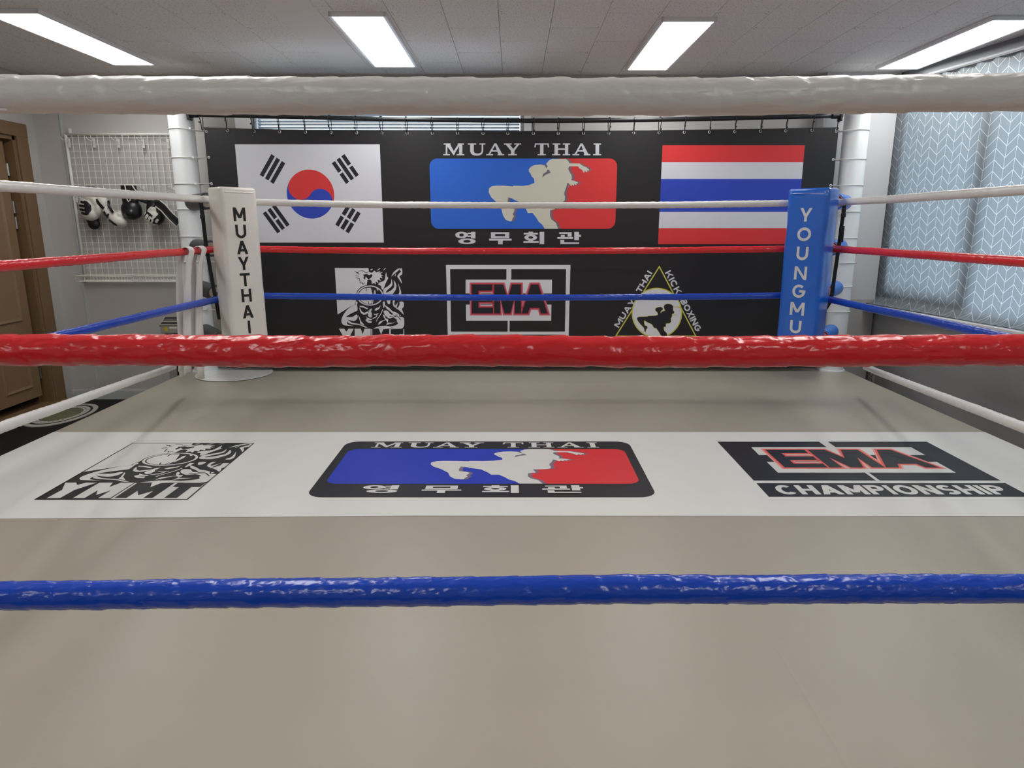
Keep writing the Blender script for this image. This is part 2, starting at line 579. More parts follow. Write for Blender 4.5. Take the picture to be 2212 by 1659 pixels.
GW = {'I': 0.26, 'M': 1.2, 'N': 1.0, 'O': 1.1, 'C': 1.0, 'G': 1.08, 'A': 1.08, 'H': 0.98, 'P': 0.9, 'S': 0.86, 'T': 0.9, 'K': 0.95, 'X': 1.0, 'B': 0.9, 'U': 0.95, 'Y': 1.0}
def word_polys(word, x0, x1, z0, z1, w, gap=0.16):
    """one list of pieces per letter"""
    tot = sum(GW[c] for c in word) + gap * (len(word) - 1)
    k = (x1 - x0) / tot
    out, x = [], x0
    for c in word:
        out.append(glyph(c, x, x + GW[c] * k, z0, z1, w if c != 'I' else min(w, GW[c] * k)))
        x += (GW[c] + gap) * k
    return out

# ================================================================== SETTING
ZC = CAMZ + 1.144                      # ceiling height
XL, YB, YF = -3.84, 5.85, -3.0         # left wall, back wall, wall behind the camera
ZR = CAMZ - 1.16                       # top of the ring canvas
RW = Vector((3.015, 5.80, 0))          # right wall: starts here and runs slightly outwards towards the camera
RWA = math.atan2(-0.990, 0.1416)

MB().box((XL - 0.3, YF - 0.3, -0.12), (5.2, YB + 0.3, 0)).build('floor', M['floor'], kind='structure')

ceil = MB().box((XL - 0.5, YF - 0.3, ZC + 0.014), (5.2, YB + 0.3, ZC + 0.12)).box((XL - 0.3, YF - 0.3, ZC), (5.2, 3.294, ZC + 0.014)).box((XL - 0.5, 3.294, ZC), (-4.024, YB + 0.3, ZC + 0.014)).box((3.56, 3.294, ZC), (5.2, YB + 0.3, ZC + 0.014)).box((-4.024, YB, ZC), (3.56, YB + 0.3, ZC + 0.014)).build('ceiling', M['wall_pale'], kind='structure')
ceil.data.materials[0] = mat('ceiling_board', (232, 227, 223), 0.85, spec=0.2)
# staggered 303 x 606 mm boards, each a part of the ceiling
TW, TLn = 0.303, 0.606
tile_me = {}
def tile_mesh(y0, y1, cy):
    k = (round(y0 - cy, 3), round(y1 - cy, 3))
    if k not in tile_me:
        tile_me[k] = MB().bbox((-TW / 2 + 0.0012, y0 - cy + 0.0012, 0), (TW / 2 - 0.0012, y1 - cy - 0.0012, 0.0135), 0.0016).mesh('ceiling_tile')
    return tile_me[k]
for c in range(-14, 12):
    x0 = 0.220 + c * TW
    if x0 + TW < XL or x0 > 3.4: continue
    off = 5.419 if c % 2 else 5.113
    for k in range(-4, 3):
        y0, y1 = off + k * TLn, off + (k + 1) * TLn
        a, b = max(y0, 3.297), min(y1, YB)
        if b - a < 0.03: continue
        cy = (y0 + y1) / 2
        o = link('ceiling_tile', tile_mesh(a, b, cy), M['tile'], ceil)
        o.location = (x0 + TW / 2, cy, ZC + random.uniform(-0.0004, 0.0004))

MB().bbox((-1.33, 3.2, ZC - 0.004), (-1.075, 5.66, ZC), 0.0015).build('trim_5', ceil.data.materials[0], kind='structure')
# back wall with a window hole
wx0, wx1, wz0, wz1 = onY(545, 262, YB).x, onY(1132, 265, YB).x, 1.05, ZC - 0.14
bw = MB()
bw.box((XL, YB, 0), (wx0, YB + 0.2, ZC)).box((wx1, YB, 0), (5.0, YB + 0.2, ZC))
bw.box((wx0, YB, 0), (wx1, YB + 0.2, wz0)).box((wx0, YB, wz1), (wx1, YB + 0.2, ZC))
wall_back = bw.build('wall_back', M['wall'], kind='structure')
# pale pillar in the right back corner
px0 = 2.43
MB().box((px0, 5.735, CAMZ - 0.61), (3.0, YB, ZC)).build('trim_1', M['wall_pale'], kind='structure')
MB().box((px0, 5.735, 0), (3.0, YB, CAMZ - 0.61)).build('trim_6', M['wall_dark'], kind='structure')
# thin cable moulding in the left corner
p0, p1 = onY(130, 245, YB), onY(215, 858, YB)
MB().bbox((-3.628, YB - 0.008, 0.08), (-3.612, YB, ZC), 0.002).build('trim_2', M['base'], kind='structure')
# left wall with a door hole
DY0, DY1, DZ1 = 4.62, 5.60, CAMZ + 0.66
lw = MB()
lw.box((XL - 0.2, YF, 0), (XL, DY0, ZC)).box((XL - 0.2, DY1, 0), (XL, YB, ZC)).box((XL - 0.2, DY0, DZ1), (XL, DY1, ZC))
lw.build('wall_left', M['wall'], kind='structure')
MB().box((XL - 0.2, YF - 0.2, 0), (5.0, YF, ZC)).build('wall_front', M['wall'], kind='structure')
MB().bbox((XL, YB - 0.014, 0), (px0, YB, 0.085), 0.004).build('baseboard_back', M['base'], kind='structure')

# right wall, in its own frame: x along the wall towards the camera, y outwards, z up
rs0, rs1, rz0, rz1 = 0.12, 3.1, CAMZ - 0.645, ZC - 0.13
rw = MB()
LW = 8.95
rw.box((-0.2, 0, 0), (LW, 0.2, rz0)).box((-0.2, 0, rz1), (LW, 0.2, ZC)).box((-0.2, 0, rz0), (rs0, 0.2, rz1)).box((rs1, 0, rz0), (LW, 0.2, rz1))
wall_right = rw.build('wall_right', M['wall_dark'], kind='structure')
wall_right.location = RW
wall_right.rotation_euler.z = RWA
RWM = Matrix.Translation(RW) @ Matrix.Rotation(RWA, 4, 'Z')

def in_right_wall(o):
    o.location = RW
    o.rotation_euler.z = RWA
    return o

# right window: frame, mullions, glass
wr = in_right_wall(empty('window_1', kind='structure'))
fr = MB()
fr.box((rs0, 0.05, rz0), (rs1, 0.13, rz0 + 0.045)).box((rs0, 0.05, rz1 - 0.05), (rs1, 0.13, rz1))
fr.box((rs0, 0.05, rz0), (rs0 + 0.05, 0.13, rz1)).box((rs1 - 0.05, 0.05, rz0), (rs1, 0.13, rz1))
fr.box((rs0 + 0.05, 0.05, rz0 + 0.06), (0.965, 0.13, rz0 + 0.13))
fr.build('window_frame', M['alu'], wr)
for sx in (1.0, 1.72, 2.2, 2.7):
    MB().box((sx - 0.035, 0.04, rz0 + 0.06), (sx + 0.035, 0.12, rz1 - 0.05)).build('mullion', M['alu'], wr)
xs = [rs0 + 0.05, 0.965, 1.035, 1.685, 1.755, 2.165, 2.235, 2.665, 2.735, rs1 - 0.05]
for i in range(0, 10, 2):
    MB().box((xs[i], 0.085, rz0 + 0.06), (xs[i + 1], 0.09, rz1 - 0.05)).build('pane', M['glass'], wr)
in_right_wall(MB().bbox((0.0, -0.118, CAMZ - 0.676), (3.6, 0.0, CAMZ - 0.647), 0.004).build('trim_3', M['sill'], kind='structure'))
# curtain box edge under the ceiling
in_right_wall(MB().box((-0.05, -0.004, ZC - 0.085), (4.2, 0.0, ZC)).build('trim_4', M['cove'], kind='structure'))

# back window with blinds
wb = empty('window_2', kind='structure')
g = MB()
g.box((wx0, YB - 0.02, wz0), (wx0 + 0.03, YB + 0.1, wz1)).box((wx1 - 0.03, YB - 0.02, wz0), (wx1, YB + 0.1, wz1))
g.box((wx0, YB - 0.02, wz0), (wx1, YB + 0.1, wz0 + 0.03)).box((wx0, YB - 0.02, wz1 - 0.03), (wx1, YB + 0.1, wz1))
g.build('window_frame', M['alu'], wb)
MB().box((wx0 - 0.13, YB - 0.025, wz0 - 0.05), (wx0, YB, wz1 + 0.05)).box((wx1, YB - 0.025, wz0 - 0.05), (wx1 + 0.055, YB, wz1 + 0.05)).build('casing', M['sill'], wb)
MB().box((wx0 + 0.03, YB + 0.09, wz0 + 0.03), (wx1 - 0.03, YB + 0.095, wz1 - 0.03)).build('pane', M['glass'], wb)

# ------------------------------------------------------------------ door in the left wall
dr = empty('door_1', kind='structure')
cs = MB()
cs.bbox((XL, DY1, 0), (XL + 0.02, DY1 + 0.125, DZ1 + 0.095), 0.005).bbox((XL, DY0 - 0.125, 0), (XL + 0.02, DY0, DZ1 + 0.095), 0.005)
cs.bbox((XL, DY0 - 0.125, DZ1), (XL + 0.022, DY1 + 0.125, DZ1 + 0.1), 0.005)
cs.build('casing', M['wood_dark'], dr)
jb = MB()
jb.box((XL - 0.2, DY1 - 0.03, 0), (XL, DY1, DZ1)).box((XL - 0.2, DY0, 0), (XL, DY0 + 0.03, DZ1)).box((XL - 0.2, DY0, DZ1 - 0.03), (XL, DY1, DZ1))
jb.box((XL - 0.12, DY1 - 0.045, 0), (XL - 0.1, DY1 - 0.03, DZ1))
jb.build('jamb', M['wood_dark'], dr)
MB().bbox((XL - 0.2, DY0, 0), (XL + 0.07, DY1 + 0.1, 0.05), 0.006).build('threshold', M['wood_dark'], dr)
leaf = MB().bbox((XL - 0.09, DY0 + 0.035, 0.115), (XL - 0.045, DY1 - 0.075, DZ1 - 0.04), 0.004).build('door_leaf', M['wood'], dr)
for za, zb_ in ((0.2, 0.62), (0.74, 1.98)):
    for ya, yb_ in ((DY0 + 0.13, DY0 + 0.42), (DY0 + 0.5, DY1 - 0.17)):
        pn = MB()
        x_a, x_b, t_ = XL - 0.0455, XL - 0.033, 0.03
        o_, i_ = [(ya, za), (yb_, za), (yb_, zb_), (ya, zb_)], [(ya + t_, za + t_), (yb_ - t_, za + t_), (yb_ - t_, zb_ - t_), (ya + t_, zb_ - t_)]
        m_ = [(ya + t_ * 0.4, za + t_ * 0.4), (yb_ - t_ * 0.4, za + t_ * 0.4), (yb_ - t_ * 0.4, zb_ - t_ * 0.4), (ya + t_ * 0.4, zb_ - t_ * 0.4)]
        pn.add([(x_a, *p) for p in o_] + [(x_b, *p) for p in m_] + [(x_a + 0.003, *p) for p in i_],
               [(k, (k + 1) % 4, 4 + (k + 1) % 4, 4 + k) for k in range(4)] + [(4 + k, 4 + (k + 1) % 4, 8 + (k + 1) % 4, 8 + k) for k in range(4)] + [(8, 9, 10, 11)])
        pn.build('panel_moulding', M['wood'], leaf)
for z in (0.3, 1.5, 1.62, 1.9):
    MB().tube([(XL - 0.05, DY1 - 0.055, z - 0.045), (XL - 0.05, DY1 - 0.055, z + 0.045)], 0.008, 10).box((XL - 0.055, DY1 - 0.075, z - 0.045), (XL - 0.05, DY1 - 0.032, z + 0.045)).build('hinge', M['chrome'], dr)
MB().tube([(XL - 0.045, DY0 + 0.1, 1.0), (XL + 0.0, DY0 + 0.1, 1.0), (XL + 0.0, DY0 + 0.22, 1.0)], 0.009, 10).build('door_handle', M['chrome'], dr)
# near-black box added behind the door: blocks the sky, keeps its gaps dark
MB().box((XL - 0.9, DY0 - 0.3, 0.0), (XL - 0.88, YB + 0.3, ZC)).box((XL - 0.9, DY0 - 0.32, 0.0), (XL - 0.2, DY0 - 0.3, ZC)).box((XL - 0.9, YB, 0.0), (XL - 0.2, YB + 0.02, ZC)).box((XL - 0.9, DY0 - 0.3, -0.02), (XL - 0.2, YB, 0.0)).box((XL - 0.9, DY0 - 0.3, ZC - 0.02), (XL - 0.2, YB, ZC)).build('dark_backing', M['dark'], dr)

# ------------------------------------------------------------------ ceiling light panels
def make_light():
    t = empty('ceiling_light')
    f = MB()
    w, l, h = 0.16, 0.645, 0.024
    f.bbox((-w, -l, -h), (-w + 0.018, l, 0), 0.003).bbox((w - 0.018, -l, -h), (w, l, 0), 0.003)
    f.bbox((-w, -l, -h), (w, -l + 0.018, 0), 0.003).bbox((-w, l - 0.018, -h), (w, l, 0), 0.003)
    f.build('frame', M['lamp_frame'], t)
    MB().box((-w + 0.018, -l + 0.018, -h + 0.004), (w - 0.018, l - 0.018, -h + 0.009)).build('diffuser', M['diffuser'], t)
    MB().box((-w + 0.01, -l + 0.01, -0.012), (w - 0.01, l - 0.01, 0)).build('backplate', M['lamp_frame'], t)
    return t
def copy_tree(o, parent=None):
    c = o.copy()
    COL.objects.link(c)
    if parent: c.parent = parent
    for ch in list(o.children): copy_tree(ch, c)
    return c
light0 = make_light()
first = True
for x, y, lab in ((-2.745, 4.76, 'lit white ceiling light panel leftmost of the row, above the door side'),
                  (-0.866, 4.82, 'lit white ceiling light panel second from the left, above the red and blue circle flag'),
                  (0.998, 4.92, 'lit white ceiling light panel third from the left, right of the middle'),
                  (2.855, 4.89, 'lit white ceiling light panel rightmost of the row, beside the curtained window')):
    o = light0 if first else copy_tree(light0)
    first = False
    o.location = (x, y, ZC)
    tag(o, lab, 'light', 'ceiling light panels')
for y, row in ((1.75, 'in the row above mid ring'), (-1.3, 'in the row behind the camera')):
    for x, which in ((-2.8, 'leftmost'), (-0.9, 'second from the left'), (1.0, 'third from the left'), (2.9, 'rightmost')):
        o = copy_tree(light0)
        o.location = (x, y, ZC)
        tag(o, f'lit ceiling light panel {which} {row}', 'light', 'ceiling light panels overhead')

# ================================================================== RING
CXL, CXR, CYF, CYB = -2.634, 2.70, 0.1, 5.62
can = empty('boxing_ring_floor', (0, 0, ZR), label='low boxing ring platform covered in taupe vinyl with a white printed band', cat='ring floor')
MB().box((CXL + 0.03, CYF + 0.03, -ZR), (CXR - 0.03, CYB - 0.02, -0.03)).build('platform', M['platform'], can)
cv = MB()
nx, ny = 70, 72
for j in range(ny + 1):
    for i in range(nx + 1):
        x, y = CXL + (CXR - CXL) * i / nx, CYF + (CYB - CYF) * j / ny
        z = 0.0009 * noise.noise(Vector((x * 1.3, y * 1.1, 3.0))) - 0.0009
        cv.v.append((x, y, z))
for j in range(ny):
    for i in range(nx):
        a = j * (nx + 1) + i
        cv.f.append((a, a + 1, a + nx + 2, a + nx + 1))
edge = [j * (nx + 1) for j in range(ny + 1)]
cv.box((CXL, CYF, -0.03), (CXR, CYB, -0.0035))
cvo = cv.build('canvas', M['canvas'], can, smooth=True)
smooth_by_angle(cvo, 40)

for sx, ya, yb_ in ((-0.93, 1.9, 2.7), (0.735, 0.3, 2.7), (2.12, CYF + 0.02, CYB - 0.02)):
    q = MB()
    n_ = 60
    for i in range(n_ + 1):
        y = ya + (yb_ - ya) * i / n_
        for dx, dz in ((-0.006, 0.0002), (0.0, 0.0007), (0.006, 0.0002)):
            x = sx + dx + 0.01 * noise.noise(Vector((y * 1.5, sx, 0)))
            q.v.append((x, y, 0.0009 * noise.noise(Vector((x * 1.3, y * 1.1, 3.0))) - 0.0009 + dz))
    for i in range(n_):
        k_ = i * 3
        q.f += [(k_, k_ + 1, k_ + 4, k_ + 3), (k_ + 1, k_ + 2, k_ + 5, k_ + 4)]
    q.build('seam', M['canvas'], can, smooth=True)
H0 = 0.0006
def flo(x, y, k=0):      # a point on the canvas
    return (x, y, H0 + 0.0004 * k)
bandpx = [(0, 1123), (740, 1113.5), (1480, 1116), (2212, 1118)]
yb0 = onZ(0, 1123, ZR).y; yb1 = onZ(1480, 1115.5, ZR).y; yt = onZ(1106, 933.5, ZR).y
decal('printed_band', [[(CXL + 0.001, yb0), (-0.4, yb1 + 0.005), (CXR - 0.001, yb1), (CXR - 0.001, yt), (CXL + 0.001, yt)]], lambda x, y: flo(x, y, 0), M['band'], can)

# ---- shared artwork, each traced once in its own sheet coordinates
# kneeing fighter (sheet pixels 2212 x 1531)
FIG = [(1300, 115), (1545, 115), (1590, 150), (1612, 195), (1800, 198), (1850, 235), (1930, 270), (1975, 310), (1972, 330), (1935, 318),
       (1945, 348), (1928, 355), (1898, 325), (1888, 360), (1870, 358), (1845, 310), (1800, 290), (1770, 248), (1610, 248), (1590, 290),
       (1612, 345), (1655, 410), (1660, 460), (1645, 500), (1700, 510), (1765, 535), (1780, 552), (1765, 560), (1738, 552), (1750, 580),
       (1730, 585), (1705, 562), (1702, 600), (1685, 600), (1660, 575), (1656, 605), (1640, 605), (1605, 560), (1575, 545), (1565, 600),
       (1545, 660), (1525, 710), (1520, 760), (1535, 800), (1530, 870), (1500, 895), (1420, 910), (1322, 914), (1345, 985), (1352, 1030),
       (1265, 1052), (1260, 1150), (1285, 1220), (1370, 1285), (1412, 1398), (1165, 1398), (1120, 1320), (1050, 1260), (1010, 1190),
       (940, 1100), (855, 1105), (820, 1030), (735, 915), (620, 865), (570, 835), (495, 812), (480, 915), (490, 975), (570, 1000),
       (610, 1035), (600, 1080), (575, 1120), (600, 1165), (575, 1200), (560, 1255), (530, 1260), (450, 1230), (400, 1150), (370, 1030),
       (285, 910), (180, 810), (135, 720), (140, 650), (190, 610), (280, 598), (430, 602), (575, 615), (590, 600), (750, 605), (870, 590),
       (975, 548), (965, 470), (920, 430), (905, 390), (870, 340), (870, 300), (910, 255), (980, 225), (1090, 215), (1160, 235), (1192, 285),
       (1215, 250), (1190, 215), (1190, 190), (1210, 180), (1240, 140)]
FIGH = [(1210, 310), (1240, 310), (1270, 365), (1180, 400), (1115, 455), (1130, 385), (1190, 350)]
# all of the emblem goes to u,v of its rounded panel (0..1): panel spans x 132..2083, y 253..983 on a sheet of 4.809 px per photo px
def fig_uv(x, y):
    X, Y = 1040 + x / 8.508, 330 + y / 8.508          # to photo frame
    sx, sy = (X - 900) * 4.809, (Y - 290) * 4.809
    return sheet_uv(sx, sy)
def sheet_uv(sx, sy):
    t = (sy - 253) / 730
    l, r = 132 + 23 * t, 2083 - 20 * t
    return (sx - l) / (r - l), t
FIGUV = [fig_uv(*p) for p in FIG]      # traced finely enough to stay as it is
FIGHUV = [fig_uv(*p) for p in FIGH]

def serif_word():
    """MUAY THAI in wide slab letters, on the same sheet"""
    P = []
    T, B = 101, 221
    sh = 12
    def bar(x0, y0, x1, y1): P.append(rect(x0, y0, x1, y1))
    def q(*pts): P.append(list(pts))
    # M
    bar(280, T, 352, T + sh); bar(425, T, 490, T + sh); bar(276, B - sh, 345, B); bar(415, B - sh, 495, B)
    bar(302, T + sh, 318, B - sh); bar(440, T + sh, 474, B - sh)
    q((300, T + 6), (345, T + 6), (398, B - 18), (384, B)); q((384, B), (372, B - 22), (432, T + 6), (452, T + 6))
    # U
    bar(530, T, 618, T + sh); bar(650, T, 712, T + sh)
    bar(555, T + sh, 592, 180); bar(674, T + sh, 690, 180)
    P.append([(555, 180), (592, 180), (604, 198), (632, 205), (660, 198), (674, 180), (690, 180), (680, 205), (655, 221), (622, 225), (588, 220), (563, 203)])
    # A
    def A(o):
        bar(o + 722 - 722, B - sh, o + 70, B); bar(o + 118, B - sh, o + 186, B)
        q((o + 22, B - sh), (o + 40, B - sh), (o + 104, T), (o + 84, T)); q((o + 84, T), (o + 104, T), (o + 166, B - sh), (o + 124, B - sh))
        bar(o + 54, 170, o + 118, 184)
    A(722)
    # Y
    bar(905, T, 985, T + sh); bar(1012, T, 1083, T + sh); bar(950, B - sh, 1040, B); bar(978, 165, 1014, B - sh)
    q((925, T + sh), (965, T + sh), (1014, 172), (978, 176)); q((1040, T + sh), (1062, T + sh), (1012, 178), (994, 166))
    # T
    bar(1225, T, 1370, T + sh); q((1225, T + sh), (1240, T + sh), (1232, T + 40), (1220, T + 40)); q((1356, T + sh), (1370, T + sh), (1373, T + 40), (1362, T + 40))
    bar(1280, T + sh, 1315, B - sh); bar(1255, B - sh, 1340, B)
    # H
    bar(1410, T, 1490, T + sh); bar(1515, T, 1592, T + sh); bar(1405, B - sh, 1490, B); bar(1515, B - sh, 1592, B)
    bar(1430, T + sh, 1466, B - sh); bar(1538, T + sh, 1572, B - sh); bar(1466, 152, 1538, 166)
    A(1616)
    # I
    bar(1835, T, 1912, T + sh); bar(1830, B - sh, 1914, B); bar(1855, T + sh, 1892, B - sh)
    return P

def hangul():
    P = []
    def bar(x0, y0, x1, y1): P.append(rect(x0, y0, x1, y1))
    P.append(ring(470, 1048, 65, 35, 24, 17)); bar(568, 1014, 614, 1086); bar(532, 1024, 568, 1038); bar(532, 1054, 568, 1070)
    P.append(ring(527, 1116, 90, 30, 38, 15))
    P.append((rect(775, 1019, 965, 1082), [rect(818, 1037, 922, 1061)])); bar(757, 1088, 990, 1108); bar(850, 1108, 897, 1147)
    bar(1165, 1013, 1212, 1026); bar(1115, 1026, 1262, 1044); P.append(ring(1188, 1075, 66, 31, 25, 13))
    bar(1163, 1100, 1212, 1113); bar(1113, 1113, 1270, 1132); bar(1280, 1014, 1327, 1147)
    bar(1483, 1019, 1612, 1036); bar(1570, 1036, 1612, 1066); bar(1500, 1048, 1540, 1070); bar(1465, 1070, 1628, 1090)
    bar(1640, 1014, 1688, 1104); bar(1688, 1046, 1708, 1068); bar(1495, 1100, 1535, 1127); bar(1495, 1127, 1690, 1145)
    return P

def mp_polys(polys, f):
    out = []
    for p in polys:
        if isinstance(p, tuple): out.append(([f(*q) for q in p[0]], [[f(*q) for q in h] for h in p[1]]))
        else: out.append([f(*q) for q in p])
    return out

def muay_emblem(parent, place, mats, aspect):
    """place(u, v, layer) -> point; u right, v down over the inner panel"""
    k = 0.11
    panel = rrect(0, 0, 1, 1, k / aspect * 1.0, k * 1.0)
    ry = 0.115
    rx = ry / aspect
    panel = rrect(0, 0, 1, 1, rx, ry)
    split = [fig_uv(*p) for p in ((1420, 110), (1400, 500), (1250, 900), (1230, 1030), (1280, 1400))]
    def clip(poly, right):
        # split the rounded panel along the line hidden under the figure
        n = len(panel)
        if right: pts = [p for p in panel if p[0] > 0.6]
        else: pts = [p for p in panel if p[0] < 0.6]
        return pts
    rp = rrect(0, 0, 1, 1, rx, ry, 8)
    right = [p for p in rp if p[0] > 0.7]        # starts lower right ... order: BR, BL, TL, TR
    br, tr = right[:9], right[9:]
    bl, tl = rp[9:18], rp[18:27]
    sp = [(split[0][0], 0)] + split[1:-1] + [(split[-1][0], 1)]
    blue = bl + tl + sp
    red = tr + br + sp[::-1]
    decal('blue_print', [blue], lambda u, v: place(u, v, 1), mats[0], parent)
    decal('red_print', [red], lambda u, v: place(u, v, 1), mats[1], parent)
    du = 45 / 8.508 * 4.809 / 1951
    sh = [(min(u + du, 0.995), v) for u, v in FIGUV]
    decal('figure_shadow_print', [(sh, [])], lambda u, v: place(u, v, 2), mats[3], parent)
    decal('fighter_print', [(FIGUV, [FIGHUV])], lambda u, v: place(u, v, 3), mats[2], parent)
    decal('gap_print', [FIGHUV], lambda u, v: place(u, v, 2.5), mats[3], parent)
    def bounds(p):
        o = p[0] if isinstance(p, tuple) else p
        return sum(q[0] for q in o) / len(o)
    for pieces, cuts, nm in ((serif_word(), (510, 716, 906, 1150, 1390, 1605, 1815), 'letter'), (hangul(), (690, 1050, 1400), 'syllable')):
        groups = {}
        for p in pieces:
            groups.setdefault(sum(bounds(p) > c for c in cuts), []).append(p)
        for k_ in sorted(groups):
            decal(nm, mp_polys(groups[k_], sheet_uv), lambda u, v: place(u, v, 3), mats[4], parent)

# EMA emblem: sheet 2212 x 1382, black frame spans x 220..1957, y 215..1148
def ema_uv(x, y):
    t = (y - 215) / 933
    l, r = 220 + 25 * t, 1957 - 14 * t
    return (x - l) / (r - l), t
EMA_E = [(545, 440), (855, 440), (852, 530), (645, 532), (646, 612), (858, 612), (858, 700), (648, 700), (648, 785), (865, 785), (865, 873), (552, 873)]
EMA_M = [(880, 440), (1015, 440), (1085, 650), (1145, 440), (1280, 440), (1283, 873), (1190, 873), (1186, 640), (1125, 873), (1035, 873), (972, 640), (972, 873), (880, 873)]
EMA_A = ([(1430, 440), (1540, 440), (1680, 873), (1580, 873), (1555, 790), (1415, 790), (1385, 873), (1290, 873)], [[(1485, 570), (1446, 692), (1526, 692)]])
def ema_emblem(parent, place, m_black, m_white, m_glow, m_pale, frame, white_frame):
    U = lambda polys: mp_polys(polys, ema_uv)
    P = lambda k: (lambda u, v: place(u, v, k))
    if white_frame:
        decal('white_border_print', U([rect(160, 155, 2017, 215), [(160, 155), (220, 155), (250, 1560), (205, 1560)], [(1955, 155), (2017, 155), (1985, 1560), (1930, 1560)]]), P(1), m_white, parent)
        decal('white_bar_print', U([rect(235, 1148, 1950, 1195), rect(235, 1500, 1945, 1560)]), P(1), m_white, parent)
    else:
        decal('black_frame_print', U([[(220, 215), (1957, 215), (1943, 1148), (245, 1148)], [(247, 1200), (1942, 1200), (1938, 1460), (252, 1460)]]), P(1), m_black, parent)
    decal('white_block_print', U([rect(455, 370, 1742, 574), [(462, 740), (1735, 740), (1733, 983), (465, 983)], rect(1063, 213, 1135, 372), rect(1085, 981, 1112, 1150)]), P(2), m_white, parent)
    outl = [EMA_E, EMA_M, EMA_A[0]]
    g1, g2 = [], []
    for o in outl:
        g1 += stroke(o, 62, True)
        g2 += stroke(o, 34, True)
    decal('glow_pale_print', U(g1), P(3), m_pale, parent)
    decal('glow_print', U(g2), P(3.5), m_glow, parent)
    for g_ in (EMA_E, EMA_M, EMA_A):
        decal('letter', U([g_]), P(4), m_black, parent)
    for g_ in word_polys('CHAMPIONSHIP', 340, 1850, 1420, 1245, 38, 0.12):
        decal('letter', U(g_), P(3), m_white, parent)

def soft(poly, n=3):
    """rounded outline through the traced points (Catmull-Rom)"""
    P = [Vector(p) for p in poly]
    k = len(P)
    out = []
    for i in range(k):
        a, b, c, d = P[i - 1], P[i], P[(i + 1) % k], P[(i + 2) % k]
        for j in range(n):
            t = j / n
            m1, m2 = (c - a) * 0.38, (d - b) * 0.38
            h1, h2, h3, h4 = 2 * t ** 3 - 3 * t ** 2 + 1, -2 * t ** 3 + 3 * t ** 2, t ** 3 - 2 * t ** 2 + t, t ** 3 - t ** 2
            v = b * h1 + c * h2 + m1 * h3 + m2 * h4
            out.append((v.x, v.y))
    return out
